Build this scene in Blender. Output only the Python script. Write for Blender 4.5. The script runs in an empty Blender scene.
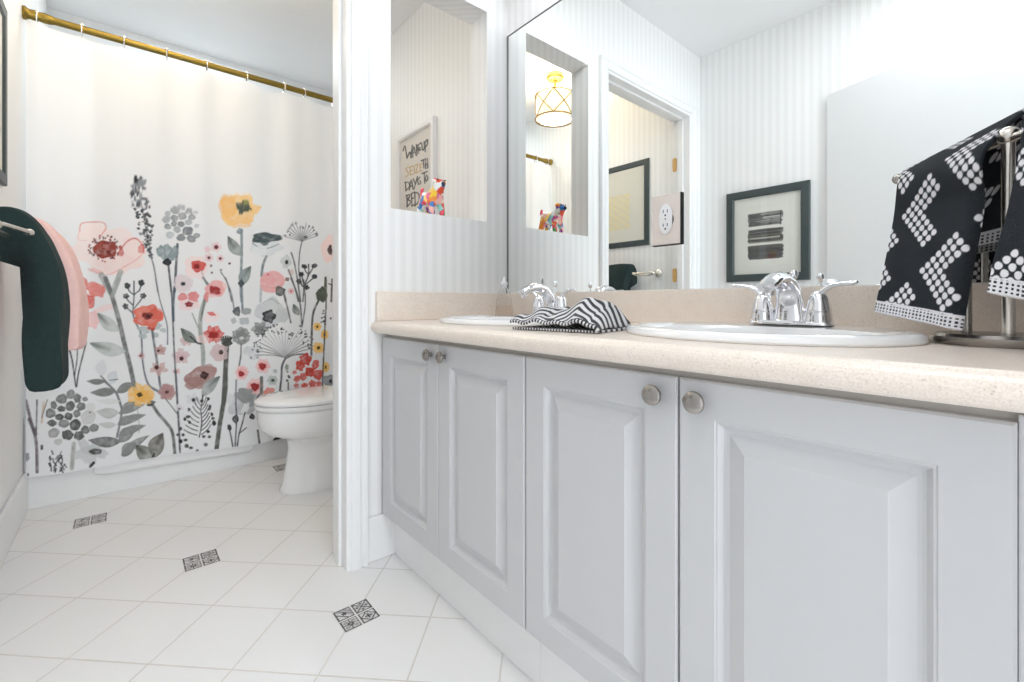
import bpy, bmesh, math, random
import numpy as np
from mathutils import Vector, Matrix

# ------------------------------------------------------------------ camera, world, lights, exposure
SC = bpy.context.scene
COL = SC.collection
F_PX, YAW, V0, H = 452.48, math.radians(40.609), 301.56, 0.86
cam_d = bpy.data.cameras.new('camera')
cam_d.sensor_width = 36.0
cam_d.lens = F_PX / 1024 * 36.0
cam_d.shift_y = (V0 - 341.0) / 1024.0
cam_d.clip_start = 0.02
cam = bpy.data.objects.new('camera', cam_d); COL.objects.link(cam)
cam.location = (0, 0, H)
cam.rotation_euler = (math.pi / 2, 0, -YAW)
SC.camera = cam

W = bpy.data.worlds.new('daylight'); SC.world = W
W.use_nodes = True
bg = W.node_tree.nodes['Background']
bg.inputs['Color'].default_value = (0.90, 0.95, 1.0, 1)
bg.inputs['Strength'].default_value = 1.3

def area(name, loc, rot, size, size_y, energy, color):
    l = bpy.data.lights.new(name, 'AREA'); l.shape = 'RECTANGLE'
    l.size = size; l.size_y = size_y; l.energy = energy; l.color = color
    o = bpy.data.objects.new(name, l); COL.objects.link(o)
    o.location = loc; o.rotation_euler = rot
    return o
# unseen lights added to fill the vanity room and the tub alcove, and the daylight of the bedroom door behind the camera
area('ceiling_bounce_light', (0.12, 0.22, 2.42), (0, 0, 0), 0.60, 0.60, 5.8, (0.94, 0.975, 1.0))  # added area light, stands in for bounced light and the door's glow
area('partition_fill_light', (1.12, 0.85, 2.20), (0, math.radians(38), 0), 0.12, 0.8, 3.5, (0.93, 0.97, 1.0))  # unseen light above the mirror, added to brighten the dividing wall
area('tub_fill_light', (0.35, 3.10, 2.43), (0, 0, 0), 0.5, 0.3, 5.5, (0.85, 0.95, 1.0))  # cool fill added in the alcove, no fixture there
area('doorway_daylight', (0.50, -1.6, 1.25), (math.radians(90), 0, math.radians(14)), 0.9, 1.9, 31, (0.90, 0.955, 1.0))

SC.view_settings.view_transform = 'Standard'
SC.view_settings.look = 'None'
SC.view_settings.gamma = 1.0
SC.view_settings.use_curve_mapping = False
SC.view_settings.exposure = 0.32
SC.cycles.max_bounces = 12
SC.cycles.diffuse_bounces = 6
SC.cycles.glossy_bounces = 6
SC.cycles.caustics_reflective = False
SC.cycles.use_denoising = True

SY, CY = math.sin(YAW), math.cos(YAW)
def ray(u, v):
    a = (u - 512) / F_PX; b = (V0 - v) / F_PX
    return Vector((SY + a * CY, CY - a * SY, b))
def at(u, v, d):          # point seen at a pixel of the photograph, d metres in front of the camera
    return ray(u, v) * d + Vector((0, 0, H))
def project(x, y, z):     # numpy: world -> photograph pixel
    d = x * SY + y * CY; r = x * CY - y * SY
    return 512 + F_PX * r / d, V0 - F_PX * (z - H) / d

# ------------------------------------------------------------------ colours and materials
def lin(r, g=None, b=None):
    if g is None: g = b = r
    f = lambda c: (c / 255) / 12.92 if c <= 10 else (((c / 255) + 0.055) / 1.055) ** 2.4
    return (f(r), f(g), f(b))
def new_mat(name):
    m = bpy.data.materials.new(name); m.use_nodes = True
    nt = m.node_tree
    return m, nt, nt.nodes['Principled BSDF']
def math_node(nt, op, a, b=None, c=None):
    n = nt.nodes.new('ShaderNodeMath'); n.operation = op
    for i, q in enumerate((a, b, c)):
        if q is None: continue
        if isinstance(q, (int, float)): n.inputs[i].default_value = q
        else: nt.links.new(q, n.inputs[i])
    return n.outputs[0]
def position(nt):
    g = nt.nodes.new('ShaderNodeNewGeometry')
    s = nt.nodes.new('ShaderNodeSeparateXYZ'); nt.links.new(g.outputs['Position'], s.inputs[0])
    return g.outputs['Position'], s.outputs
def mix_col(nt, fac, c1, c2):
    n = nt.nodes.new('ShaderNodeMix'); n.data_type = 'RGBA'
    if isinstance(fac, (int, float)): n.inputs[0].default_value = fac
    else: nt.links.new(fac, n.inputs[0])
    for i, c in ((6, c1), (7, c2)):
        if isinstance(c, tuple): n.inputs[i].default_value = (*c[:3], 1)
        else: nt.links.new(c, n.inputs[i])
    return n.outputs[2]
def noise(nt, scale, detail=3.0, coord=None, rough=0.5):
    n = nt.nodes.new('ShaderNodeTexNoise'); n.inputs['Scale'].default_value = scale
    n.inputs['Detail'].default_value = detail; n.inputs['Roughness'].default_value = rough
    if coord is None:
        tc = nt.nodes.new('ShaderNodeTexCoord'); coord = tc.outputs['Object']
    nt.links.new(coord, n.inputs['Vector'])
    return n.outputs['Fac']
def bump(nt, bs, height, strength, dist=0.002):
    n = nt.nodes.new('ShaderNodeBump'); n.inputs['Strength'].default_value = strength
    n.inputs['Distance'].default_value = dist
    nt.links.new(height, n.inputs['Height']); nt.links.new(n.outputs[0], bs.inputs['Normal'])
def plain(name, col, rough=0.5, metal=0.0, var=0.012, scale=30.0, bmp=0.0, bscale=200.0, coat=0.0):
    m, nt, bs = new_mat(name)
    f = noise(nt, scale)
    d = tuple(max(0, c * (1 - var)) for c in col); l = tuple(min(1, c * (1 + var)) for c in col)
    nt.links.new(mix_col(nt, f, d, l), bs.inputs['Base Color'])
    bs.inputs['Roughness'].default_value = rough; bs.inputs['Metallic'].default_value = metal
    bs.inputs['Coat Weight'].default_value = coat
    if bmp: bump(nt, bs, noise(nt, bscale, 2), bmp)
    return m
def painted(name, rough=0.7, bmp=0.0, bscale=500.0, trans=0.0, sheen=0.0):
    m, nt, bs = new_mat(name)
    a = nt.nodes.new('ShaderNodeAttribute'); a.attribute_name = 'print'
    nt.links.new(a.outputs['Color'], bs.inputs['Base Color'])
    bs.inputs['Roughness'].default_value = rough
    bs.inputs['Sheen Weight'].default_value = sheen
    if bmp: bump(nt, bs, noise(nt, bscale, 2), bmp, 0.003)
    if trans:
        t = nt.nodes.new('ShaderNodeBsdfTranslucent'); nt.links.new(a.outputs['Color'], t.inputs['Color'])
        mx = nt.nodes.new('ShaderNodeMixShader'); mx.inputs[0].default_value = trans
        out = nt.nodes['Material Output']
        nt.links.new(bs.outputs[0], mx.inputs[1]); nt.links.new(t.outputs[0], mx.inputs[2])
        nt.links.new(mx.outputs[0], out.inputs['Surface'])
    return m
def wallpaper():
    m, nt, bs = new_mat('striped_wallpaper')
    pos, s = position(nt)
    q = math_node(nt, 'ADD', s[0], s[1])
    fr = math_node(nt, 'FRACT', math_node(nt, 'DIVIDE', q, 0.042))
    tri = math_node(nt, 'ABSOLUTE', math_node(nt, 'SUBTRACT', fr, 0.5))
    st = nt.nodes.new('ShaderNodeMapRange'); nt.links.new(tri, st.inputs[0])
    st.inputs[1].default_value = 0.235; st.inputs[2].default_value = 0.265
    nt.links.new(mix_col(nt, st.outputs[0], (0.885, 0.885, 0.88), (0.835, 0.83, 0.82)), bs.inputs['Base Color'])
    nt.links.new(math_node(nt, 'MULTIPLY_ADD', st.outputs[0], -0.25, 0.7), bs.inputs['Roughness'])
    return m
def floor_tiles():
    m, nt, bs = new_mat('white_diagonal_tiles')
    pos, s = position(nt)
    def line(q, off):
        fr = math_node(nt, 'FRACT', math_node(nt, 'ADD', math_node(nt, 'DIVIDE', math_node(nt, 'SUBTRACT', q, off), 0.295), 50.5))
        return math_node(nt, 'MULTIPLY', math_node(nt, 'ABSOLUTE', math_node(nt, 'SUBTRACT', fr, 0.5)), 0.295)
    d = math_node(nt, 'MINIMUM', line(math_node(nt, 'ADD', s[0], s[1]), 2.010), line(math_node(nt, 'SUBTRACT', s[1], s[0]), 1.627))
    st = nt.nodes.new('ShaderNodeMapRange'); nt.links.new(d, st.inputs[0])
    st.inputs[1].default_value = 0.0018; st.inputs[2].default_value = 0.0036
    n = noise(nt, 3.0, 4, pos)
    tile = mix_col(nt, n, (0.80, 0.795, 0.79), (0.84, 0.835, 0.83))
    grout = mix_col(nt, noise(nt, 6, 3, pos), (0.60, 0.555, 0.51), (0.72, 0.69, 0.66))
    nt.links.new(mix_col(nt, st.outputs[0], grout, tile), bs.inputs['Base Color'])
    nt.links.new(math_node(nt, 'MULTIPLY_ADD', st.outputs[0], -0.40, 0.75), bs.inputs['Roughness'])
    bump(nt, bs, st.outputs[0], 0.35, 0.0015)
    return m
def stone():
    m, nt, bs = new_mat('beige_speckled_stone')
    pos, s = position(nt)
    base = mix_col(nt, noise(nt, 25, 5, pos), lin(234, 221, 208), lin(244, 234, 224))
    v = nt.nodes.new('ShaderNodeTexVoronoi'); v.inputs['Scale'].default_value = 260
    nt.links.new(pos, v.inputs['Vector'])
    sp = nt.nodes.new('ShaderNodeMapRange'); nt.links.new(v.outputs['Distance'], sp.inputs[0])
    sp.inputs[1].default_value = 0.12; sp.inputs[2].default_value = 0.3; sp.inputs[3].default_value = 0.75; sp.inputs[4].default_value = 0
    n2 = nt.nodes.new('ShaderNodeMapRange'); nt.links.new(noise(nt, 70, 2, pos), n2.inputs[0])
    n2.inputs[1].default_value = 0.5; n2.inputs[2].default_value = 0.62
    n3 = nt.nodes.new('ShaderNodeMapRange'); nt.links.new(noise(nt, 420, 2, pos), n3.inputs[0])
    n3.inputs[1].default_value = 0.42; n3.inputs[2].default_value = 0.7; n3.inputs[4].default_value = 0.36
    base = mix_col(nt, n3.outputs[0], base, lin(196, 176, 158))
    c = mix_col(nt, math_node(nt, 'MULTIPLY', sp.outputs[0], n2.outputs[0]), base, lin(182, 164, 148))
    nt.links.new(c, bs.inputs['Base Color'])
    bs.inputs['Roughness'].default_value = 0.3
    return m
def glassy(name, col, rough=0.02, ior=1.2):
    m, nt, bs = new_mat(name)
    bs.inputs['Base Color'].default_value = (*col, 1)
    bs.inputs['Transmission Weight'].default_value = 1.0
    bs.inputs['Roughness'].default_value = rough; bs.inputs['IOR'].default_value = ior
    return m
def glow(name, col, strength):
    m, nt, bs = new_mat(name)
    bs.inputs['Base Color'].default_value = (0.9, 0.86, 0.78, 1)
    n = noise(nt, 12)
    nt.links.new(mix_col(nt, n, tuple(c * .96 for c in col), col), bs.inputs['Emission Color'])
    bs.inputs['Emission Strength'].default_value = strength
    return m
M_WALL = wallpaper()
M_FLOOR = floor_tiles()
M_STONE = stone()
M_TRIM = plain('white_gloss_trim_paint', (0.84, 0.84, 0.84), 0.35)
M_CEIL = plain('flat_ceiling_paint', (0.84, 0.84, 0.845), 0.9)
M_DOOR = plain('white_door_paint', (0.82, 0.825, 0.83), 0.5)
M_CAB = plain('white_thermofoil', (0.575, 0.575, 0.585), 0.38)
M_BODY = plain('cabinet_carcass', (0.62, 0.60, 0.57), 0.5)
M_PORC = plain('white_porcelain', (0.86, 0.86, 0.86), 0.08, coat=0.5)
M_TUB = plain('white_enamel', (0.82, 0.825, 0.83), 0.15)
M_CHROME = plain('polished_chrome', (0.82, 0.82, 0.84), 0.06, 1.0)
M_NICKEL = plain('brushed_nickel', (0.38, 0.355, 0.33), 0.24, 1.0)
M_STEEL = plain('satin_steel', (0.74, 0.70, 0.64), 0.26, 1.0)
M_BRASS = plain('aged_brass', lin(142, 119, 54), 0.36, 0.85, var=.12)
M_GOLD = plain('pale_gold_metal', lin(160, 126, 66), 0.35, 0.9)
M_MIRROR = plain('silvered_glass', (0.95, 0.97, 0.96), 0.0, 1.0, var=0.0)
M_EDGE = plain('dark_glass_edge', lin(110, 112, 112), 0.3)
M_BLACKF = plain('charcoal_frame', lin(56, 66, 66), 0.45, var=.1)
M_WHITEF = plain('white_frame', (0.80, 0.79, 0.79), 0.4)
M_MAT = plain('off_white_mat', (0.80, 0.79, 0.76), 0.8)
M_DARK = plain('near_black', (0.02, 0.02, 0.02), 0.8)
M_PLASTIC = plain('white_plastic', (0.85, 0.85, 0.86), 0.3)
M_PLATE = plain('mirror_plate_painted_reflection', lin(232, 221, 215), 0.25, 0.25)  # the beige that the plate mirrors is put into its base colour
M_GLASS = glassy('clear_plastic', (0.97, 0.97, 0.97))
M_SOAP = glassy('pale_peach_soap', lin(255, 249, 245), 0.05, 1.1)
M_TEAL = plain('dark_green_terry', lin(26, 46, 45), 0.95, var=.25, scale=90, bmp=.9, bscale=420)
M_PINK = plain('pink_terry', lin(247, 206, 200), 0.95, var=.06, scale=60, bmp=.8, bscale=420)
M_SHADE = glow('lit_lamp_shade', (1.0, 0.82, 0.52), 0.78)
M_LINER = plain('white_liner_fabric', (0.84, 0.84, 0.85), 0.75)
M_PRINT_FABRIC = painted('floral_print_fabric', 0.8, 0.12, 900, trans=0.12)
M_PRINT = painted('printed_paper', 0.75)
M_TOWEL = painted('dotted_terry', 0.95, 0.9, 620)
M_CLOTH = painted('striped_knit', 0.95, 0.8, 620, sheen=0.2)
M_MOSAIC = painted('mosaic_inset', 0.35)
M_ENAMEL = painted('multicolour_glaze', 0.2)
M_WOOD = plain('bare_wood', lin(214, 172, 110), 0.6)

# ------------------------------------------------------------------ mesh helpers
def root_origin(p):       # parts keep their mesh in the frame of the thing they belong to
    while p is not None and p.parent is not None: p = p.parent
    return p.location if p is not None else (0, 0, 0)
class MB:
    def __init__(s): s.v = []; s.f = []; s.m = []
    def add(s, vs, fs, mi=0):
        o = len(s.v); s.v += [tuple(p) for p in vs]
        s.f += [tuple(i + o for i in f) for f in fs]; s.m += [mi] * len(fs)
    def box(s, a, b, mi=0):
        x0, x1 = sorted((a[0], b[0])); y0, y1 = sorted((a[1], b[1])); z0, z1 = sorted((a[2], b[2]))
        s.add([(x0,y0,z0),(x1,y0,z0),(x1,y1,z0),(x0,y1,z0),(x0,y0,z1),(x1,y0,z1),(x1,y1,z1),(x0,y1,z1)],
              [(0,3,2,1),(4,5,6,7),(0,1,5,4),(1,2,6,5),(2,3,7,6),(3,0,4,7)], mi)
    def rings(s, rings, mi=0, caps=True, closed=True):
        n = len(rings[0]); vs = [p for r in rings for p in r]; fs = []
        for i in range(len(rings) - 1):
            for j in range(n if closed else n - 1):
                k = (j + 1) % n
                fs.append((i*n+j, i*n+k, (i+1)*n+k, (i+1)*n+j))
        if caps and closed:
            fs.append(tuple(range(n - 1, -1, -1))); fs.append(tuple((len(rings)-1)*n + j for j in range(n)))
        s.add(vs, fs, mi)
    def lathe(s, prof, c=(0,0,0), axis='z', n=32, mi=0):
        R = []
        for r, h in prof:
            ring = []
            for j in range(n):
                t = 2 * math.pi * j / n; a, b = max(r, 1e-5) * math.cos(t), max(r, 1e-5) * math.sin(t)
                p = {'z': (a, b, h), 'x': (h, a, b), 'y': (b, h, a)}[axis]
                ring.append((c[0]+p[0], c[1]+p[1], c[2]+p[2]))
            R.append(ring)
        s.rings(R, mi)
    def tube(s, pts, rad, n=12, mi=0, squash=1.0):
        pts = [Vector(p) for p in pts]
        rad = rad if isinstance(rad, (list, tuple)) else [rad] * len(pts)
        R = []; up = None
        for i, p in enumerate(pts):
            t = (pts[min(i+1, len(pts)-1)] - pts[max(i-1, 0)]).normalized()
            if up is None: up = Vector((0,0,1)) if abs(t.z) < .9 else Vector((1,0,0))
            side = t.cross(up).normalized(); up = side.cross(t).normalized()
            R.append([p + side * rad[i] * math.cos(2*math.pi*j/n) + up * rad[i] * squash * math.sin(2*math.pi*j/n) for j in range(n)])
        s.rings(R, mi)
    def ball(s, c, r, mi=0, n=16, sc=(1,1,1)):
        R = []
        for i in range(1, n//2):
            ph = math.pi * i / (n//2)
            R.append([(c[0]+r*sc[0]*math.sin(ph)*math.cos(2*math.pi*j/n), c[1]+r*sc[1]*math.sin(ph)*math.sin(2*math.pi*j/n), c[2]-r*sc[2]*math.cos(ph)) for j in range(n)])
        s.rings(R, mi)
    def build(s, name, mats, parent=None, smooth=False, bevel=0.0, seg=2, recalc=True):
        me = bpy.data.meshes.new(name); og = Vector(root_origin(parent))
        me.from_pydata([Vector(q) - og for q in s.v], [], s.f)
        for m in (mats if isinstance(mats, (list, tuple)) else [mats]): me.materials.append(m)
        me.polygons.foreach_set('material_index', s.m)
        bm = bmesh.new(); bm.from_mesh(me)
        if recalc: bmesh.ops.recalc_face_normals(bm, faces=bm.faces)
        if bevel:
            es = [e for e in bm.edges if len(e.link_faces) == 2 and e.calc_face_angle(0) > 0.6]
            bmesh.ops.bevel(bm, geom=es, offset=bevel, segments=seg, profile=0.6, affect='EDGES', clamp_overlap=True)
        bm.to_mesh(me); bm.free()
        if smooth:
            me.polygons.foreach_set('use_smooth', [True] * len(me.polygons))
            try: me.set_sharp_from_angle(angle=math.radians(40))
            except Exception: pass
        o = bpy.data.objects.new(name, me); COL.objects.link(o)
        if parent is not None: o.parent = parent
        return o
def tag(o, label=None, cat=None, group=None, kind=None):
    if label: o['label'] = label
    if cat: o['category'] = cat
    if group: o['group'] = group
    if kind: o['kind'] = kind
    return o
def thing(name, loc, label, cat, group=None):
    o = bpy.data.objects.new(name, None); COL.objects.link(o)
    o.location = loc; o.empty_display_size = 0.05
    return tag(o, label, cat, group)
def struct(o): o['kind'] = 'structure'; return o
def grid_mesh(name, X, Y, Z, mat, parent=None, colors=None, smooth=True, solid=0.0, flip=False):
    nu, nv = X.shape
    og = root_origin(parent)
    co = np.stack([X - og[0], Y - og[1], Z - og[2]], -1).reshape(-1, 3).astype(np.float32)
    idx = np.arange(nu * nv).reshape(nu, nv)
    q = np.stack([idx[:-1, :-1], idx[1:, :-1], idx[1:, 1:], idx[:-1, 1:]], -1).reshape(-1, 4)
    if flip: q = q[:, ::-1]
    me = bpy.data.meshes.new(name)
    me.vertices.add(len(co)); me.vertices.foreach_set('co', co.ravel())
    me.loops.add(q.size); me.loops.foreach_set('vertex_index', q.ravel().astype(np.int32))
    me.polygons.add(len(q)); me.polygons.foreach_set('loop_start', np.arange(0, q.size, 4, dtype=np.int32))
    me.update(calc_edges=True)
    if smooth: me.polygons.foreach_set('use_smooth', [True] * len(q))
    me.materials.append(mat)
    if colors is not None:
        at_ = me.color_attributes.new('print', 'FLOAT_COLOR', 'POINT')
        c4 = np.ones((nu * nv, 4), np.float32); c4[:, :3] = colors.reshape(-1, 3)
        at_.data.foreach_set('color', c4.ravel())
    o = bpy.data.objects.new(name, me); COL.objects.link(o)
    if solid:
        md = o.modifiers.new('thickness', 'SOLIDIFY'); md.thickness = solid; md.offset = 0
    if parent is not None: o.parent = parent
    return o

# ------------------------------------------------------------------ watercolour painter (prints of the fabrics and papers)
RNG = random.Random(7)
class Paint:
    def __init__(s, U, V, base):
        s.U, s.V = U, V; s.C = np.empty(U.shape + (3,), np.float32); s.C[:] = lin(*base)
        s.pu = s.pv = 0.0; s.k = 1.0; s.soft = 0.6
        r = np.random.RandomState(3)
        n = np.zeros(U.shape, np.float32)
        for k in range(14):
            a, b, p = r.uniform(-.9, .9), r.uniform(-.9, .9), r.uniform(0, 6.3)
            n += np.sin(a * U + b * V + p + 1.5 * np.sin(b * U * .7 - a * V * .6 + p))
        s.N = n / 4.0
    def frame(s, x, y, k): s.pu, s.pv, s.k = x, y, k
    def _sel(s, u0, u1, v0, v1):
        m = (s.U > u0) & (s.U < u1) & (s.V > v0) & (s.V < v1)
        return np.nonzero(m)
    def _put(s, ix, a, col, edge=None):
        c = np.array(lin(*col), np.float32)
        a = np.clip(a, 0, 1)[:, None]
        s.C[ix] = s.C[ix] * (1 - a) + c * a
    def ell(s, x, y, rx, ry, col, al=.95, ang=0, wob=.12, rim=.25, soft=None):
        x = s.pu + x * s.k; y = s.pv + y * s.k; rx *= s.k; ry *= s.k
        R = max(rx, ry) * 1.5 + 2
        ix = s._sel(x - R, x + R, y - R, y + R)
        if not len(ix[0]): return
        du, dv = s.U[ix] - x, s.V[ix] - y
        c, n = math.cos(math.radians(ang)), math.sin(math.radians(ang))
        p, q = (du * c + dv * n) / rx, (-du * n + dv * c) / ry
        th = np.arctan2(q, p); ph = RNG.uniform(0, 6.28); k = RNG.choice((2, 3, 4, 5))
        r = np.hypot(p, q) / (1 + wob * np.sin(k * th + ph) + wob * .5 * np.sin((k + 3) * th - ph))
        d = (1 - r) * min(rx, ry)
        sf = soft or s.soft
        a = np.clip(d / sf + .5, 0, 1)
        tone = al * (1 - rim * .30 + .13 * s.N[ix] * al + rim * np.exp(-np.clip(d, 0, None) / (1 + .12 * min(rx, ry))))
        s._put(ix, a * tone, col)
    def petals(s, x, y, rx, ry, n, col, al=.8, ang=0, heart=None, hr=.25):
        for i in range(n):
            t = math.radians(ang + 360 / n * i)
            s.ell(x + rx * .52 * math.cos(t), y + ry * .52 * math.sin(t), rx * .52, ry * .5, col, al * .75, math.degrees(t))
        s.ell(x, y, rx * .5, ry * .5, col, al * .6, rim=0)
        if heart: s.ell(x, y, rx * hr, ry * hr, heart, .95)
    def line(s, pts, w, col, al=.95, taper=0.0):
        P = [(s.pu + a * s.k, s.pv + b * s.k) for a, b in pts]; w = w * s.k / 2
        Q = []
        for i in range(len(P) - 1):       # catmull-rom
            p0, p1, p2, p3 = P[max(i-1, 0)], P[i], P[i+1], P[min(i+2, len(P)-1)]
            for j in range(6):
                t = j / 6
                Q.append(tuple(.5 * (2*p1[m] + (p2[m]-p0[m])*t + (2*p0[m]-5*p1[m]+4*p2[m]-p3[m])*t*t + (3*p1[m]-p0[m]-3*p2[m]+p3[m])*t**3) for m in (0, 1)))
        Q.append(P[-1])
        us = [q[0] for q in Q]; vs = [q[1] for q in Q]; R = w + 1.5
        ix = s._sel(min(us) - R, max(us) + R, min(vs) - R, max(vs) + R)
        if not len(ix[0]): return
        U, V = s.U[ix], s.V[ix]; D = np.full(U.shape, 1e3, np.float32); n = len(Q) - 1
        for i in range(n):
            ax, ay = Q[i]; bx, by = Q[i+1]; dx, dy = bx - ax, by - ay; L = dx*dx + dy*dy + 1e-9
            t = np.clip(((U - ax) * dx + (V - ay) * dy) / L, 0, 1)
            ww = w * (1 - taper * (i + t) / n)
            D = np.minimum(D, np.hypot(U - ax - t * dx, V - ay - t * dy) - ww)
        al2 = al if w > .35 else al * max(.35, w / .35)
        a = np.clip(.5 - D / s.soft, 0, 1) * al2 * (1 + .14 * s.N[ix])
        s._put(ix, a, col)
    def leaf(s, x0, y0, x1, y1, w, col, al=.75, vein=None):
        x0 = s.pu + x0 * s.k; y0 = s.pv + y0 * s.k; x1 = s.pu + x1 * s.k; y1 = s.pv + y1 * s.k; w = w * s.k / 2
        dx, dy = x1 - x0, y1 - y0; L = math.hypot(dx, dy); dx /= L; dy /= L
        R = w + 2
        ix = s._sel(min(x0, x1) - R, max(x0, x1) + R, min(y0, y1) - R, max(y0, y1) + R)
        if not len(ix[0]): return
        p = ((s.U[ix] - x0) * dx + (s.V[ix] - y0) * dy) / L
        q = np.abs((s.U[ix] - x0) * -dy + (s.V[ix] - y0) * dx + w * .25 * np.sin(np.pi * np.clip(p, 0, 1)))
        h = w * np.clip(np.sin(np.pi * np.clip(p, 0, 1) ** .85), 0, 1)
        d = np.where((p > 0) & (p < 1), h - q, -9)
        a = np.clip(d / s.soft + .5, 0, 1)
        tone = al * (.88 + .13 * s.N[ix] + .35 * np.exp(-np.clip(d, 0, None) / (.7 + w * .12)))
        s._put(ix, a * tone, col)
        if vein: 
            b = np.exp(-(q / (w * .35 + .2)) ** 2) * np.clip((p - .25) / .5, 0, 1) * (a > .5)
            s._put(ix, b * .75, vein)
    def dots(s, pts, r, col, al=.9):
        for x, y in pts: s.ell(x, y, r * RNG.uniform(.75, 1.25), r * RNG.uniform(.75, 1.25), col, al, wob=.05, rim=0)

# ------------------------------------------------------------------ the setting
XM, YP, YPB = 1.2126, 1.445, 1.555      # mirror wall, front and back of the dividing wall
XV, XB = -0.437, -0.313                 # left wall of the vanity room and of the bathroom beyond
YT, YF, ZC = 2.718, 3.49, 2.45          # tub apron, far wall, ceiling
XO0, XO1 = -0.285, 0.538                # doorway through the dividing wall
YR = -0.10                              # rear wall, with the entrance the camera stands in

def wallbox(name, *boxes):
    m = MB()
    for a, b in boxes: m.box(a, b)
    return struct(m.build(name, M_WALL))

# floor with its mosaic insets
m = MB(); m.box((-0.55, -0.35, -0.05), (1.3, 3.6, 0))
floor = struct(m.build('floor', M_FLOOR))
def mosaic(cx, cy):
    n = 120; r = 0.048
    t = np.linspace(-r, r, n)
    X, Y = np.meshgrid(cx + t, cy + t, indexing='ij')
    U, V = np.meshgrid(np.linspace(0, 100, n), np.linspace(0, 100, n), indexing='ij')
    p = Paint(U, V, (214, 212, 211)); p.soft = 1.6
    K = (22, 18, 21); G = (158, 154, 156)
    for i, (a, b) in enumerate(((2, 2), (53, 2), (2, 53), (53, 53))):
        p.frame(a, b, 0.45)
        p.line([(2, 2), (98, 2)], 9, K); p.line([(98, 2), (98, 98)], 9, K); p.line([(98, 98), (2, 98)], 9, K); p.line([(2, 98), (2, 2)], 9, K)
        if i == 0:
            for x, y in ((26, 26), (74, 26), (26, 74), (74, 74)): p.ell(x, y, 15, 15, G, .9)
            p.line([(50, 0), (50, 100)], 7, K); p.line([(0, 50), (100, 50)], 7, K); p.ell(50, 50, 19, 19, K, .9); p.ell(50, 50, 8, 8, G)
        elif i == 1:
            p.line([(50, 4), (96, 50), ], 8, K); p.line([(96, 50), (50, 96)], 8, K); p.line([(50, 96), (4, 50)], 8, K); p.line([(4, 50), (50, 4)], 8, K)
            p.ell(50, 50, 24, 24, G, .6); p.line([(50, 30), (50, 70)], 10, K); p.line([(30, 50), (70, 50)], 10, K)
        elif i == 2:
            for q in range(5): p.line([(12 + q * 16, 92), (92, 12 + q * 16)], 7, K if q % 2 else G)
            p.line([(8, 60), (60, 8)], 8, K); p.ell(50, 50, 14, 14, K)
        else:
            p.line([(4, 4), (96, 96)], 9, K); p.line([(96, 4), (4, 96)], 9, K)
            for x, y in ((50, 20), (80, 50), (50, 80), (20, 50)): p.ell(x, y, 14, 14, G, .9); p.ell(x, y, 6, 6, K)
    for a, b, c, d in ((0, 49.2, 100, 49.2), (49.2, 0, 49.2, 100)):
        p.frame(0, 0, 1); p.line([(a, b), (c, d)], 5, (222, 220, 218), 1)
    return X, Y, np.full(X.shape, 0.0006), p.C
for cx, cy in ((0.484, 1.221), (0.195, 1.816), (-0.10, 2.427), (0.634, 2.556)):
    X, Y, Z, C = mosaic(cx, cy)
    g = grid_mesh('mosaic_inset', X, Y, Z, M_MOSAIC, floor, C, smooth=False)

m = MB(); m.box((-0.55, -0.35, ZC), (1.3, 3.6, ZC + .08)); struct(m.build('ceiling', M_CEIL))
wallbox('wall_right', ((XM, -0.35, 0), (XM + .1, 3.6, ZC)))
wallbox('wall_left', ((XV - .1, YR, 0), (XV, YP, ZC)))
wallbox('wall_bath_left', ((XB - .12, YPB, 0), (XB, 3.6, ZC)))
m = MB(); m.box((XB, YF, 0), (XM, YF + .1, ZC)); struct(m.build('wall_far', M_TUB))
NX0, NX1, NZ0, NZ1 = 0.6925, 1.106, 1.180, 2.023
wallbox('wall_partition',
        ((XV - .1, YP, 2.045), (XM, YPB, ZC)), ((XV - .1, YP, 0), (XO0 - .015, YPB, 2.045)),
        ((XO1 + .015, YP, 0), (NX0, YPB, 2.045)), ((NX1, YP, 0), (XM, YPB, 2.045)),
        ((NX0, YP, 0), (NX1, YPB, NZ0)), ((NX0, YP, NZ1), (NX1, YPB, 2.045)))
wallbox('wall_rear', ((XV - .1, YR - .11, 0), (-0.11, YR, ZC)), ((0.60, YR - .11, 0), (XM, YR, ZC)), ((-0.11, YR - .11, 2.06), (0.60, YR, ZC)))
# baseboards
def base(name, boxes):
    m = MB()
    for a, b in boxes: m.box(a, b)
    return struct(m.build(name, M_TRIM, bevel=.005))
base('baseboard_partition', [((XO1 + .07, YP - .013, 0), (0.720, YP, .147))])
base('baseboard_left', [((XB, YPB, 0), (XB + .013, YT, .16))])
base('baseboard_vanity_left', [((XV, YR, 0), (XV + .013, YP, .147))])
base('baseboard_bath_right', [((XM - .013, YPB, 0), (XM, YT, .147))])
base('baseboard_partition_back', [((XO1 + .075, YPB, 0), (XM - .014, YPB + .013, .147))])
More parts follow.
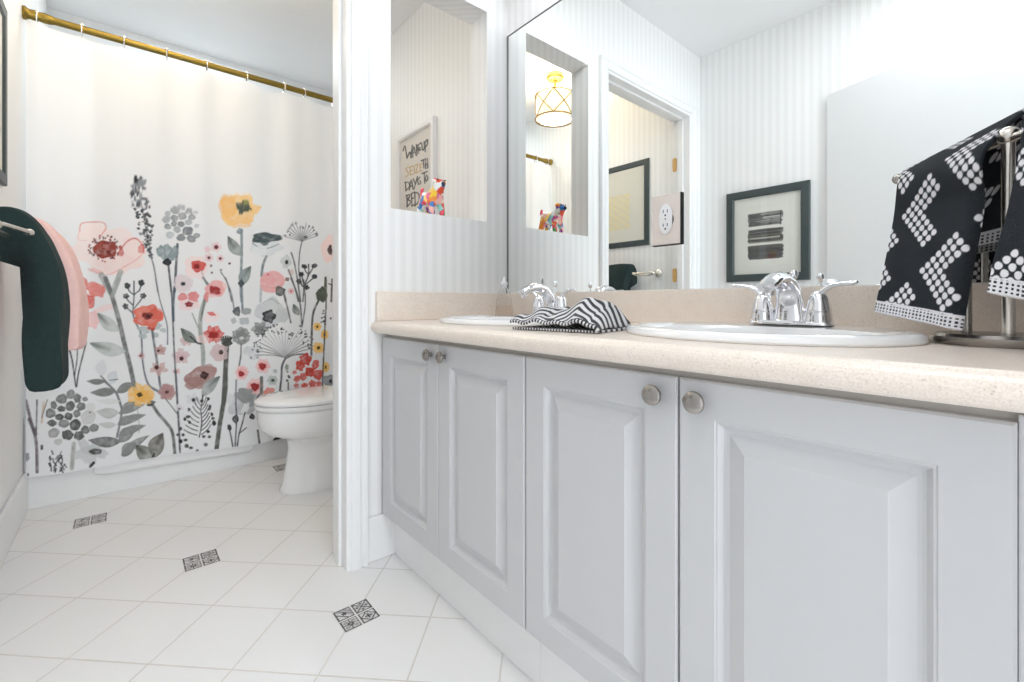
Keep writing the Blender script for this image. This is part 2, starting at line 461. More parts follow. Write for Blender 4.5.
# door casing: moulded profile (across the width w, thickness t) run up, across and down
PROF = [(0, 0), (0, .007), (.006, .010), (.012, .010), (.016, .016), (.024, .018), (.040, .019), (.046, .015), (.052, .015), (.058, .020), (.066, .020), (.070, .016), (.070, 0)]
def casing_leg(name, x, sgn, z1, yface, ydir):
    m = MB(); R = []
    for z, mit in ((0, 0), (z1, 1)):
        R.append([(x + sgn * w, yface + ydir * t, z + (w if mit else 0)) for w, t in PROF])
    m.rings(R); return struct(m.build(name, M_TRIM))
def casing_head(name, x0, x1, z, yface, ydir):
    m = MB(); m.rings([[(x0 - w, yface + ydir * t, z + w) for w, t in PROF], [(x1 + w, yface + ydir * t, z + w) for w, t in PROF]])
    return struct(m.build(name, M_TRIM))
casing_leg('trim_1', XO1, 1, 2.030, YP, -1)
casing_leg('trim_2', XO0, -1, 2.030, YP, -1)
casing_head('trim_3', XO0, XO1, 2.030, YP, -1)
casing_leg('trim_4', XO1, 1, 2.030, YPB, 1)
casing_head('trim_5', XO0, XO1, 2.030, YPB, 1)
def jamb(name, x, sgn):
    m = MB(); m.box((x, YP, 0), (x + sgn * .015, YPB, 2.030))
    m.box((x - sgn * .010, YP + .035, 0), (x, YP + .070, 2.020))
    return struct(m.build(name, M_TRIM, bevel=.002))
jamb('trim_6', XO1, 1)
jl = jamb('trim_7', XO0, -1)
for z in (1.03, 1.745):
    h = MB()
    R = []
    for i in range(24):
        t = 2 * math.pi * i / 24
        R.append((1.540 + .016 * math.copysign(abs(math.cos(t)) ** .6, math.cos(t)), z + .045 * math.copysign(abs(math.sin(t)) ** .35, math.sin(t))))
    h.rings([[(XO0 - .002, y, q) for y, q in R], [(XO0 + .0015, y, q) for y, q in R]])
    tag(h.build('hinge_mortise', M_WOOD, jl), 'bare wood hinge mortise')
m = MB(); m.box((XO0 - .015, YP, 2.030), (XO1 + .015, YPB, 2.045)); m.box((XO0, YP + .035, 2.018), (XO1, YP + .070, 2.030))
struct(m.build('trim_8', M_TRIM, bevel=.002))
# entrance door standing open towards the left wall (seen in the mirror)
A = Vector((-0.408, 0.735, 0)); B = Vector((-0.113, -0.070, 0)); d = (B - A).normalized(); nrm = Vector((d.y, -d.x, 0))
if nrm.x > 0: nrm = -nrm
m = MB(); q = [A, B, B + nrm * .035, A + nrm * .035]
m.rings([[(p.x, p.y, .01) for p in q], [(p.x, p.y, 1.955) for p in q]])
door = struct(m.build('door_1', M_DOOR, bevel=.002))
kp = A + d * .06
for s_, dd in ((-1, -nrm), ):
    k = MB(); k.tube([kp + dd * t + Vector((0, 0, .92)) for t in (0, .006, .008, .03, .034, .045, .055, .06)], [.03, .03, .012, .011, .022, .027, .022, .006], n=20)
    k.build('door_knob', M_NICKEL, door, smooth=True)

# ------------------------------------------------------------------ vanity: two cabinet units, worktop, basins
XD, ZD0, ZD1, XK = 0.656, 0.150, 0.742, 0.7023
def raised_panel_door(y0, y1):
    "slab in the plane x = XD with a routed, raised panel (loft of rectangles)"
    g = .0015; y0 += g; y1 -= g; z0, z1 = ZD0, ZD1
    prof = [(0, .018), (0, .003), (.003, .0), (.0560, .0), (.0575, .0015), (.0600, .0018), (.0625, .0050), (.0660, .0095), (.0700, .0105), (.0740, .0105), (.0960, .0012), (.0980, .0)]
    m = MB(); R = []
    for ins, dep in prof:
        R.append([(XD + dep, y0 + ins, z0 + ins), (XD + dep, y1 - ins, z0 + ins), (XD + dep, y1 - ins, z1 - ins), (XD + dep, y0 + ins, z1 - ins)])
    m.rings(R); return m
def knob_mesh(y, z):
    m = MB(); m.lathe([(0, 0), (.0065, 0), (.0060, -.004), (.0055, -.009), (.0075, -.012), (.0150, -.015), (.0168, -.018), (.0160, -.0215), (.0120, -.0245), (.006, -.026), (0, -.0265)], (XD, y, z), 'x', 28)
    return m
YG = [1.433, 1.0779, 0.7228, 0.3677, 0.0126]
def cabinet_unit(ytop, ybot, label):
    u = thing('vanity_cabinet', (0.93, (ytop + ybot) / 2, 0), label, 'cabinet', 'vanity cabinet units under the stone top')
    m = MB()
    t = .016
    m.box((XD + .0185, ybot + .0005, ZD0), (XM - .002, ybot + t, .752)); m.box((XD + .0185, ytop - t, ZD0), (XM - .002, ytop - .0005, .752))
    m.box((XD + .0185, ybot + t, ZD0), (XM - .002, ytop - t, ZD0 + t)); m.box((XM - .012, ybot + t, ZD0 + t), (XM - .002, ytop - t, .752))
    m.box((XD + .0185, ybot + t, .725), (XD + .036, ytop - t, .752))
    m.build('carcass', M_BODY, u)
    k = MB(); k.box((XK, ybot + .0005, 0.0005), (XK + .016, ytop - .0005, ZD0)); k.build('toe_kick', M_TRIM, u)
    ym = (ytop + ybot) / 2
    for a, b, ky in ((ym, ytop, ym + .035), (ybot, ym, ym - .035)):
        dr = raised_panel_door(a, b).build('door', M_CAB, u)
        knob_mesh(ky, .711).build('knob', M_NICKEL, dr, smooth=True)
    return u
cabinet_unit(YG[0], YG[2], 'white two-door vanity cabinet under the far sink, beside the dividing wall')
cabinet_unit(YG[2], YG[4], 'white two-door vanity cabinet in the right foreground under the near sink')
# filler panel between the last unit and the rear wall
m = MB(); m.box((XD + .006, YR + .001, 0.0005), (XD + .018, YG[4] + .0012, .750))
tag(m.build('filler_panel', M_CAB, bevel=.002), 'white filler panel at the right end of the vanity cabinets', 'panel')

ZT = 0.795
SINKS = ((0.925, 1.078), (0.925, 0.361))
SA, SB = 0.215, 0.252          # sink half axes in x and y
def counter():
    c = thing('countertop', (0.93, 0.67, .755), 'long beige speckled stone vanity top with rounded front edge and backsplash', 'countertop')
    # slab with a bullnose front; oval cut-outs under the basins are left by splitting the slab around them
    bm = bmesh.new()
    prof = [(XM - .001, .755), (XM - .001, ZT)]
    for i in range(13):
        t = math.pi / 2 + math.pi * i / 12
        prof.append((.642 + .020 * math.cos(t), .775 + .020 * math.sin(t)))
    ys = (YR + .001, YP - .001)
    v = [[bm.verts.new((x, y, z)) for x, z in prof] for y in ys]; n = len(prof)
    for i in range(n):
        j = (i + 1) % n
        bm.faces.new((v[0][i], v[0][j], v[1][j], v[1][i]))
    bm.faces.new(v[0][::-1]); bm.faces.new(v[1])
    bmesh.ops.recalc_face_normals(bm, faces=bm.faces)
    bmesh.ops.translate(bm, verts=bm.verts, vec=-c.location); me = bpy.data.meshes.new('slab'); bm.to_mesh(me); bm.free(); me.materials.append(M_STONE)
    o = bpy.data.objects.new('slab', me); COL.objects.link(o); o.parent = c
    # oval holes by boolean
    cut = MB()
    for sx, sy in SINKS:
        cut.rings([[(sx + (SA - .022) * math.cos(2*math.pi*j/48), sy + (SB - .022) * math.sin(2*math.pi*j/48), z) for j in range(48)] for z in (.70, .85)])
    co = cut.build('cutter', M_STONE)
    md = o.modifiers.new('holes', 'BOOLEAN'); md.object = co; md.operation = 'DIFFERENCE'; md.solver = 'EXACT'
    dg = bpy.context.evaluated_depsgraph_get(); dg.update()
    me2 = bpy.data.meshes.new_from_object(o.evaluated_get(dg))
    o.modifiers.clear(); o.data = me2; me2.name = 'slab'
    bpy.data.objects.remove(co)
    b = MB(); b.box((XM - .020, YR + .001, ZT), (XM - .001, YP - .001, .894)); b.build('backsplash', M_STONE, c, bevel=.003)
    s = MB(); s.box((.636, YP - .020, ZT), (XM - .0205, YP - .001, .894)); s.build('side_splash', M_STONE, c, bevel=.003)
    return c
counter()
def basin(sx, sy, label):
    b = thing('sink', (sx, sy, ZT), label, 'sink', 'drop-in oval basins in the vanity top')
    m = MB(); R = []; n = 64
    def oval(k, z, dx=0):
        return [(sx + dx + (SA + k) * math.cos(2*math.pi*j/n), sy + (SB + k) * math.sin(2*math.pi*j/n), z) for j in range(n)]
    def bowl(f, z):
        return [(sx - .035 + (SA - .075) * f * math.cos(2*math.pi*j/n), sy + (SB - .045) * f * math.sin(2*math.pi*j/n), z) for j in range(n)]
    R = [oval(-.024, .70), oval(-.024, ZT + .0005), oval(-.002, ZT + .0005), oval(0, ZT + .004), oval(-.002, ZT + .011), oval(-.009, ZT + .016), oval(-.018, ZT + .0165),
         bowl(1.03, ZT + .012), bowl(1.0, ZT + .006), bowl(.97, ZT - .01), bowl(.92, ZT - .05), bowl(.78, ZT - .10), bowl(.5, ZT - .13), bowl(.1, ZT - .14)]
    outer = [bowl(.1, .648), bowl(.5, .652), bowl(.8, .68)]
    m.rings(outer[:] + R)
    m.build('basin', M_PORC, b, smooth=True, recalc=True)
    d_ = MB(); d_.lathe([(0, ZT - .138), (.022, ZT - .138), (.022, ZT - .134), (.016, ZT - .132), (0, ZT - .133)], (sx - .035, sy, 0), 'z', 24)
    d_.build('drain', M_CHROME, b, smooth=True)
    return b
basin(*SINKS[0], 'white oval drop-in sink at the far end of the counter, near the dividing wall')
basin(*SINKS[1], 'large white oval drop-in sink in the foreground, between the striped cloth and towel stand')

def faucet(fx, fy, label):
    z0 = ZT + .0165
    f = thing('faucet', (fx, fy, z0), label, 'faucet', 'chrome two-handle faucets')
    m = MB(); n = 40     # base plate: rounded oblong with sloping sides
    def ob(hx, hy, z): return [(fx + hx * math.copysign(abs(math.cos(t)) ** .55, math.cos(t)), fy + hy * math.copysign(abs(math.sin(t)) ** .55, math.sin(t)), z) for t in [2*math.pi*j/n for j in range(n)]]
    m.rings([ob(.028, .080, z0), ob(.028, .080, z0 + .004), ob(.025, .077, z0 + .008), ob(.012, .060, z0 + .010)])
    m.build('base_plate', M_CHROME, f, smooth=True)
    s = MB()             # spout: wide flared foot tapering into a forward arch
    path = [(.004, .006), (.004, .022), (.002, .048), (-.008, .072), (-.028, .090), (-.056, .097), (-.088, .094), (-.114, .084), (-.128, .076)]
    R = []
    wid = [.036, .032, .027, .024, .021, .019, .018, .018, .017]; dep = [.024, .021, .018, .0165, .0155, .014, .0125, .011, .010]
    for i, (px, pz) in enumerate(path):
        a = path[max(i-1, 0)]; b = path[min(i+1, len(path)-1)]
        tx, tz = b[0] - a[0], b[1] - a[1]; L = math.hypot(tx, tz); tx /= L; tz /= L
        R.append([(fx + px + dep[i] * math.cos(t) * tz, fy + wid[i] * math.sin(t), z0 + pz - dep[i] * math.cos(t) * tx) for t in [2*math.pi*j/28 for j in range(28)]])
    s.rings(R)
    sp = s.build('spout', M_CHROME, f, smooth=True)
    a_ = MB(); a_.lathe([(.0105, .060), (.0115, .061), (.0115, .072), (.013, .074), (.013, .080)], (fx - .118, fy, z0), 'z', 24); a_.build('aerator', M_CHROME, sp, smooth=True)
    for sg in (-1, 1):
        h = MB(); hy = fy + sg * .0535
        h.lathe([(.0255, .006), (.0250, .016), (.0225, .028), (.0232, .030), (.0225, .032), (.0200, .044), (.0165, .057), (.0125, .066), (.005, .0715), (0, .072)], (fx, hy, z0), 'z', 28)
        hd = h.build('handle', M_CHROME, f, smooth=True)
        l = MB(); l.tube([(fx, hy + sg * .000, z0 + .056), (fx - .002, hy + sg * .010, z0 + .071), (fx - .004, hy + sg * .024, z0 + .081), (fx - .006, hy + sg * .042, z0 + .084), (fx - .008, hy + sg * .060, z0 + .085), (fx - .0085, hy + sg * .068, z0 + .087)],
                         [.0120, .0105, .0085, .0078, .0085, .0040], n=16, squash=.62)
        l.build('lever', M_CHROME, hd, smooth=True)
    r = MB(); r.tube([(fx + .026, fy, z0 + .004), (fx + .026, fy, z0 + .100)], .0028, n=10); r.lathe([(.003, .096), (.006, .100), (.0085, .106), (.0085, .112), (.006, .117), (0, .118)], (fx + .026, fy, z0), 'z', 16)
    r.build('lift_rod', M_CHROME, f, smooth=True)
    return f
faucet(1.092, 1.078, 'chrome two-handle faucet of the far sink, behind the striped cloth')
faucet(1.092, 0.352, 'chrome two-handle faucet on the near foreground sink')

# mirror glass over the backsplash
mi = thing('wall_mirror', (XM, .67, .895), 'large frameless mirror covering the wall above the vanity', 'mirror')
m = MB(); m.box((XM - .0006, YR + .002, .8955), (XM - .0002, YP - .003, 1.961)); m.build('glass', M_MIRROR, mi)
m = MB()
m.box((XM - .0045, YP - .0055, .8955), (XM - .0007, YP - .0025, 1.961)); m.box((XM - .003, YR + .002, 1.9605), (XM - .0007, YP - .0025, 1.9635))
m.build('edge_strip', M_EDGE, mi)

# outlet let into the mirror
ou = thing('outlet', (XM, .711, 1.10), 'white duplex power outlet, blush reflection coloured into its mirror plate, set on the mirror', 'outlet')
m = MB(); m.box((XM - .010, .667, 1.027), (XM - .0008, .757, 1.173)); m.build('cover_plate', M_PLATE, ou, bevel=.0015)
m = MB(); m.box((XM - .0085, .6645, 1.0245), (XM - .0008, .667, 1.173)); m.box((XM - .0085, .6645, 1.0245), (XM - .0008, .757, 1.027)); m.build('plate_edge_shadow', M_DARK, ou)  # dark strips painted as the shadow of the plate's thickness
m = MB()
RR = [(.711 + .021 * math.cos(t), 1.101 + .044 * math.copysign(abs(math.sin(t)) ** .8, math.sin(t))) for t in [2*math.pi*j/40 for j in range(40)]]
m.rings([[(XM - .010, y, z) for y, z in RR], [(XM - .0135, y, z) for y, z in RR], [(XM - .0140, .711 + (y - .711) * .9, 1.101 + (z - 1.101) * .95) for y, z in RR]])
rc = m.build('receptacle', M_PLASTIC, ou, smooth=True)
m = MB()
for zc in (1.121, 1.081):
    for dy in (-.0065, .0065): m.box((XM - .0145, .711 + dy - .0011, zc - .002), (XM - .0138, .711 + dy + .0011, zc + .007))
    m.lathe([(0, -.0145), (.0028, -.0145), (.0028, -.0138), (0, -.0138)], (XM, .711, zc - .009), 'x', 12)
m.lathe([(0, -.0146), (.002, -.0146), (.002, -.0138), (0, -.0138)], (XM, .711, 1.101), 'x', 12)
m.build('slots', M_DARK, rc)
m = MB(); m.rings([[(XM - .0101, .711 + (y - .711) * 1.12 - .0035, 1.101 + (z - 1.101) * 1.02) for y, z in RR], [(XM - .0106, .711 + (y - .711) * 1.12 - .0035, 1.101 + (z - 1.101) * 1.02) for y, z in RR]])
m.build('cutout_gap', M_PLATE, ou)
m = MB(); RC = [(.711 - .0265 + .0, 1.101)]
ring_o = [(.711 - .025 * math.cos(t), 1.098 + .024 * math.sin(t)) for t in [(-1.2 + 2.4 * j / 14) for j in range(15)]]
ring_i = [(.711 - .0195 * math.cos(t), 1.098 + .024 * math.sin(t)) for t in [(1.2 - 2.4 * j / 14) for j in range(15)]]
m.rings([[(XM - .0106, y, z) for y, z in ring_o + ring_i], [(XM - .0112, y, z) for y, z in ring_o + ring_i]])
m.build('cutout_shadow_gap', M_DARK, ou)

# ------------------------------------------------------------------ tub, rod, rings, curtain, liner
t = thing('bathtub', (0.45, 3.10, 0), 'white alcove bathtub behind the floral shower curtain', 'bathtub')
m = MB(); m.rings([[(XB + .001, y, z) for y, z in P_] for P_ in ()] or [[(x, y, z) for y, z in ((YT, 0.0005), (YT, .345), (YT - .004, .352), (YT - .004, .372), (YT + .004, .384), (YT + .08, .386), (YT + .08, .30), (YT + .02, .29), (YT + .02, .0005))] for x in (XB + .001, XM - .001)])
m.build('apron', M_TUB, t)
m = MB(); n = 56
def tubo(hx, hy, z, p=.45): return [(0.45 + hx * math.copysign(abs(math.cos(a)) ** p, math.cos(a)), 3.125 + hy * math.copysign(abs(math.sin(a)) ** p, math.sin(a)), z) for a in [2*math.pi*j/n for j in range(n)]]
m.rings([tubo(.760, .326, .30, .1), tubo(.760, .326, .384, .1), tubo(.70, .29, .386), tubo(.68, .27, .375), tubo(.64, .24, .22), tubo(.58, .20, .08), tubo(.40, .12, .06)], caps=False)
m.build('basin', M_TUB, t, smooth=True)

YC, ZR = 2.690, 2.036
rod = thing('curtain_rod', (0.45, YC, ZR), 'brass shower curtain rod spanning the bathroom below the ceiling', 'curtain rod')
m = MB(); m.tube([(XB + .02, YC, ZR), (XM - .02, YC, ZR)], .0150, n=20); m.build('rod', M_BRASS, rod, smooth=True)
for x, s_ in ((XB, 1), (XM, -1)):
    m = MB(); m.lathe([(0, s_ * .0005), (.026, s_ * .0005), (.027, s_ * .008), (.022, s_ * .014), (.019, s_ * .02), (.021, s_ * .034), (.017, s_ * .042), (.0205, s_ * .062), (.0175, s_ * .085), (.0150, s_ * .09)], (x, YC, ZR), 'x', 28)
    m.build('end_flange', M_BRASS, rod, smooth=True)
RX = [-0.272, -0.138, 0.0, 0.153, 0.312, 0.487, 0.665, 0.77, 0.93, 1.06, 1.165]
ring0 = None
for i, x in enumerate(RX):
    if ring0 is None:
        r = thing('curtain_ring', (x, YC, ZR), 'chrome beaded shower curtain ring', 'curtain ring', 'chrome beaded curtain rings on the brass rod')
        m = MB(); m.tube([(x, YC + .0175 * math.sin(a), ZR - .010 + .0265 * math.cos(a)) for a in [2*math.pi*j/24 for j in range(25)]], .0026, n=8)
        m.build('hoop', M_CHROME, r, smooth=True)
        m = MB()
        for j in range(5):
            a = -.95 + 1.9 * j / 4
            m.ball((x, YC + .0165 * math.sin(a), ZR - .0015 + .0205 * math.cos(a)), .0058, n=10)
        m.build('beads', M_STEEL, r, smooth=True)
        ring0 = r
    else:
        r = ring0.copy(); COL.objects.link(r); r.location = (x, YC, ZR)
        for ch in list(ring0.children):
            c_ = ch.copy(); COL.objects.link(c_); c_.parent = r
    r['label'] = ('chrome beaded curtain ring at the left end of the rod, against the wall' if i == 0 else
                  'chrome beaded curtain ring nearest the dividing wall, close beside its neighbour' if i == 7 else
                  'chrome beaded curtain ring hidden behind the dividing wall' if i > 7 else
                  '%s chrome beaded curtain ring from the left end of the brass rod' % ['', 'second', 'third', 'fourth', 'fifth', 'sixth', 'seventh'][i])
    if i > 7:
        r['label'] = '%s chrome curtain ring past the dividing wall on the brass rod' % ['first', 'second', 'third'][i - 8]

def drape(X, Z, seed, amp):
    "depth of the folds of a hanging cloth at (x, z), pinned at the rings"
    r = np.random.RandomState(seed); D = np.zeros(X.shape)
    for k in range(7):
        f, p, w = r.uniform(12, 46), r.uniform(0, 6.3), r.uniform(.3, 1)
        D += w * np.sin(f * X + p + .35 * np.sin(2.1 * Z + p))
    return amp * D / 2.2
def topline(X):
    xs = np.array(RX); k = np.clip(np.searchsorted(xs, X) - 1, 0, len(xs) - 2)
    tt = np.clip((X - xs[k]) / (xs[k+1] - xs[k]), 0, 1); return 2.004 - .10 * (xs[k+1] - xs[k]) * (4 * tt * (1 - tt))

def curtain():
    x0, x1 = XB + .010, 1.17
    xs = np.concatenate([np.linspace(x0, .96, 500), np.linspace(.96, x1, 36)[1:]])
    zs = np.concatenate([np.linspace(0, .62, 460), np.linspace(.62, 1, 60)[1:]])
    Xg, Sg = np.meshgrid(xs, zs, indexing='ij')
    bot = .146 - .030 * np.clip((Xg - x0) / .8, 0, 1) + .006 * np.sin(9 * Xg)
    top = topline(Xg)
    Zg = bot + (top - bot) * Sg
    fold = drape(Xg, Zg, 5, .0120) * (.25 + .75 * Sg) + .012 * np.exp(-((Xg + .27) / .03) ** 2) * Sg
    Yg = YC - .008 - fold
    U, V = project(Xg, np.full(Xg.shape, YC), Zg)
    p = Paint(U, V, (240, 241, 243)); p.soft = .75
    A, Bf, C, D, E_, Ff, G = (60, 170, .1759), (90, 280, .1759), (180, 180, .1759), (180, 280, .1759), (120, 370, .1613), (0, 380, .2054), (0, 280, .176)
    fr = lambda f: p.frame(*f)
    GR = (118, 123, 128); DK = (48, 52, 56); RED = (205, 80, 75)
    # --- left column of flowers
    fr(A)
    p.ell(270, 455, 200, 132, (250, 231, 228), .75, 12, .1, .15); p.ell(185, 345, 78, 55, (250, 233, 230), .7, -15); p.ell(415, 455, 70, 70, (250, 226, 223), .6)
    p.ell(330, 530, 120, 60, (248, 222, 219), .5)
    p.line([(112, 345), (122, 305), (180, 295), (245, 300), (262, 330), (235, 370)], 7, (222, 130, 122), .7); p.line([(112, 345), (105, 395), (150, 400)], 5, (232, 160, 152), .5)
    p.line([(350, 445), (385, 405), (430, 390), (470, 430), (475, 470)], 9, (205, 100, 94), .75); p.ell(462, 448, 20, 24, (214, 100, 92), .7); p.ell(348, 465, 14, 30, (196, 88, 80), .7)
    p.line([(160, 560), (260, 597), (350, 560), (440, 505), (475, 465)], 5, (224, 150, 142), .6); p.ell(205, 575, 40, 14, (232, 160, 150), .4, 15)
    for i in range(64):
        a = RNG.uniform(0, 6.28); r = RNG.uniform(62, 92); p.ell(253 + r * math.cos(a), 447 + r * .82 * math.sin(a), 5, 6, RNG.choice([(60, 25, 28), (170, 70, 62), (110, 40, 38)]), .9, rim=0)
    p.ell(257, 452, 60, 56, (150, 66, 56), .95); p.ell(240, 440, 32, 26, (182, 96, 82), .5)
    for i in range(20): p.ell(257 + RNG.uniform(-45, 45), 452 + RNG.uniform(-42, 42), 6, 6, (110, 42, 38), .6)
    p.dots([(57, 505), (65, 530)], 5, (40, 40, 44))
    for i in range(120):                       # dark flower spike
        tt = i / 119; w = 52 * math.sin(math.pi * min(.96, .18 + tt * .8)) ; x = 430 + 88 * tt + RNG.uniform(-w, w); y = 50 + 450 * tt
        r = RNG.uniform(6, 15) * (1.1 - .45 * tt)
        p.ell(x, y, r, r * .75, RNG.choice([(42, 45, 50), (70, 75, 80), (128, 134, 140), (100, 105, 112)]), .9, RNG.uniform(-50, 50))
    p.ell(430, 53, 13, 18, (40, 42, 46)); p.ell(468, 75, 21, 22, (140, 146, 150)); p.line([(440, 70), (470, 240), (520, 500)], 9, (70, 74, 80), .7)
    p.line([(515, 490), (535, 560), (555, 690)], 9, GR, .9)
    for x, y, r, c in ((655, 228, 28, 168), (690, 213, 22, 178), (732, 236, 20, 160), (612, 250, 18, 178), (603, 282, 24, 176), (650, 273, 22, 150), (695, 263, 24, 152), (748, 270, 20, 160), (612, 322, 20, 150), (648, 305, 18, 120), (688, 308, 20, 140), (730, 298, 20, 180),
                       (665, 338, 22, 176), (725, 347, 30, 122), (625, 370, 24, 196), (688, 384, 25, 138), (745, 392, 25, 142), (775, 375, 18, 150), (770, 245, 12, 190), (775, 320, 14, 200)):
        p.ell(x, y, r, r * .82, (c, c + 5, c + 10), .9, RNG.uniform(-20, 20), .06)
    p.line([(668, 422), (660, 540), (652, 690)], 15, (88, 98, 106))
    for x, y, rx, ry, a in ((578, 470, 26, 42, 25), (612, 468, 26, 48, 0), (645, 475, 24, 42, -25)): p.ell(x, y, rx, ry, (140, 156, 160), .85, -a)
    p.leaf(615, 545, 612, 500, 52, (38, 44, 52), 1); p.line([(615, 535), (632, 690)], 12, (58, 66, 76))
    p.ell(702, 640, 50, 44, (236, 226, 230), .8); p.ell(698, 647, 13, 12, DK)
    p.ell(770, 545, 62, 56, (248, 226, 224), .6); p.ell(778, 548, 30, 30, (200, 70, 62)); p.ell(788, 540, 12, 14, (140, 40, 36))
    p.ell(120, 630, 46, 26, (228, 136, 128), .85, 25); p.ell(205, 668, 52, 30, (230, 140, 132), .8, 15)
    p.line([(235, 598), (285, 690)], 34, (150, 158, 155), .75); p.line([(345, 580), (300, 690)], 30, (160, 168, 164), .75)
    p.ell(382, 658, 16, 16, (56, 62, 66)); p.ell(462, 640, 17, 16, (50, 56, 62)); p.line([(420, 630), (418, 690)], 6, (120, 126, 130)); p.line([(382, 665), (395, 690)], 6, GR); p.line([(462, 645), (450, 690)], 6, GR)
    fr(Bf)
    p.ell(35, 60, 52, 36, (230, 140, 133), .9, 15); p.ell(-10, 125, 34, 46, (214, 92, 86), .85); p.ell(-40, 128, 40, 52, (222, 120, 112), .85); p.ell(15, 225, 42, 48, (242, 192, 192), .75); p.ell(85, 160, 60, 18, (248, 222, 222), .7, -12)
    p.line([(88, -10), (125, 90), (165, 230), (200, 380), (230, 500), (255, 620)], 26, (116, 119, 120), .9); p.line([(165, -5), (128, 90)], 24, (168, 174, 172), .8)
    p.leaf(165, 290, 40, 185, 70, (196, 204, 202), .8, (86, 96, 88)); p.leaf(205, 405, -5, 357, 78, (196, 204, 202), .8, (92, 104, 96))
    for P_ in ([(250, 10), (250, 90), (243, 185)], [(205, 95), (215, 115), (243, 142)], [(305, 90), (280, 125), (250, 162)], [(215, 35), (225, 65), (252, 85)], [(290, 20), (282, 55), (255, 80)], [(200, 150), (240, 185)]): p.line(P_, 8, (90, 98, 102))
    for x, y in ((212, 33), (292, 18), (205, 92), (302, 90), (202, 150)): p.ell(x, y, 17, 15, (58, 64, 66), .95, RNG.uniform(0, 90))
    p.line([(243, 185), (258, 240), (290, 310), (300, 470), (330, 590), (400, 640)], 10, (110, 118, 124))
    p.line([(372, -5), (398, 120), (432, 230), (440, 290), (440, 365)], 7, (98, 108, 116))
    for x, y, rx, ry in ((305, 282, 36, 18), (300, 318, 26, 14), (380, 258, 26, 20), (372, 312, 16, 16), (415, 285, 18, 12)): p.ell(x, y, rx, ry, (182, 192, 194), .8, 15)
    p.line([(352, 280), (362, 350), (375, 430), (400, 610)], 14, (112, 118, 124)); p.ell(350, 272, 22, 14, (186, 60, 52))
    p.ell(330, 205, 84, 62, (228, 118, 100), .95, 0, .1); p.ell(300, 180, 40, 34, (236, 140, 122), .6); p.ell(375, 190, 34, 36, (220, 98, 82), .6); p.ell(326, 203, 30, 20, (128, 44, 40)); p.ell(330, 205, 12, 9, (60, 24, 28))
    for x, y, rx, ry, hx, hy, c in ((400, 398, 33, 26, 388, 402, (192, 152, 150)), (292, 430, 20, 13, 290, 430, (214, 168, 168)), (390, 503, 50, 30, 378, 495, (206, 172, 170)), (437, 632, 46, 44, 435, 640, (190, 150, 150)),
                                    (515, 433, 50, 40, 520, 446, (218, 190, 194)), (490, 518, 22, 15, 485, 520, (226, 186, 186)), (545, 345, 34, 26, 545, 338, (214, 186, 188))):
        p.petals(x, y, rx, ry, 5, c, 1, RNG.uniform(0, 70)); p.ell(hx, hy, max(8, rx * .25), max(7, rx * .25), (78, 36, 40))
    p.line([(455, -5), (465, 100), (478, 400), (488, 560), (496, 690)], 10, (92, 98, 104)); p.line([(480, 40), (472, 150), (474, 230)], 15, (78, 92, 104))
    p.line([(630, -60), (650, 0), (668, 30)], 10, GR)
    p.ell(527, 97, 27, 22, (240, 178, 180), .9); p.ell(586, 100, 30, 32, (236, 160, 164), .85); p.ell(560, 142, 58, 30, (248, 226, 228), .8); p.ell(562, 138, 22, 15, (152, 52, 60)); p.ell(528, 20, 18, 12, DK, .9); p.ell(528, 20, 45, 38, (236, 222, 226), .4)
    p.line([(662, 85), (632, 180), (624, 270), (640, 400), (642, 485)], 24, (150, 158, 152), .8); p.line([(655, 90), (628, 230)], 10, (96, 106, 104), .7); p.line([(580, 190), (612, 268)], 8, (170, 176, 172)); p.ell(660, 90, 10, 22, (240, 160, 152), .7)
    p.ell(712, 50, 58, 50, (246, 208, 208), .8); p.ell(715, 58, 36, 26, (196, 78, 76), .9, 20); p.ell(722, 62, 18, 12, (140, 40, 44))
    p.ell(690, 210, 46, 30, (250, 232, 232), .7); p.ell(690, 192, 24, 10, (222, 106, 106), .9, 15)
    p.petals(702, 308, 56, 44, 6, (216, 84, 76), 1); p.ell(700, 312, 28, 18, (160, 44, 40)); p.ell(640, 335, 40, 22, (248, 214, 212), .5)
    p.petals(735, 412, 50, 48, 5, (220, 194, 194), .95, 20, (70, 36, 40), .2)
    p.ell(628, 545, 88, 56, (172, 136, 132), .95, -12, .12); p.ell(590, 585, 56, 36, (168, 130, 126), .8); p.ell(670, 510, 44, 32, (182, 148, 144), .7); p.ell(648, 540, 23, 21, (66, 36, 38))
    p.leaf(605, 355, 515, 272, 56, (128, 138, 132), .95, (60, 66, 58)); p.line([(570, 320), (605, 355), (632, 362)], 10, (46, 52, 50))
    p.leaf(635, 660, 740, 545, 66, (166, 174, 172), .85, (70, 80, 78)); p.line([(640, 655), (636, 690)], 9, (70, 80, 78))
    p.leaf(68, 545, 75, 450, 66, (222, 226, 229), .8); p.leaf(118, 590, 150, 512, 60, (216, 221, 225), .8); p.line([(62, 545), (110, 595), (150, 640), (165, 690)], 9, (120, 126, 130)); p.line([(112, 568), (158, 562)], 5, (100, 106, 110))
    p.leaf(82, 575, -10, 572, 32, (142, 148, 150), .9); p.leaf(148, 632, 5, 636, 42, (142, 148, 150), .9); p.leaf(150, 635, 262, 585, 46, (148, 154, 156), .9)
    fr(G)
    p.line([(385, 370), (410, 450), (425, 560), (435, 605), (448, 520), (490, 355)], 9, (72, 74, 80)); p.line([(442, 355), (438, 450), (425, 540)], 7, (80, 82, 88)); p.line([(375, 350), (395, 390), (405, 420)], 6, (80, 82, 88))
    # --- bottom left
    fr(Ff)
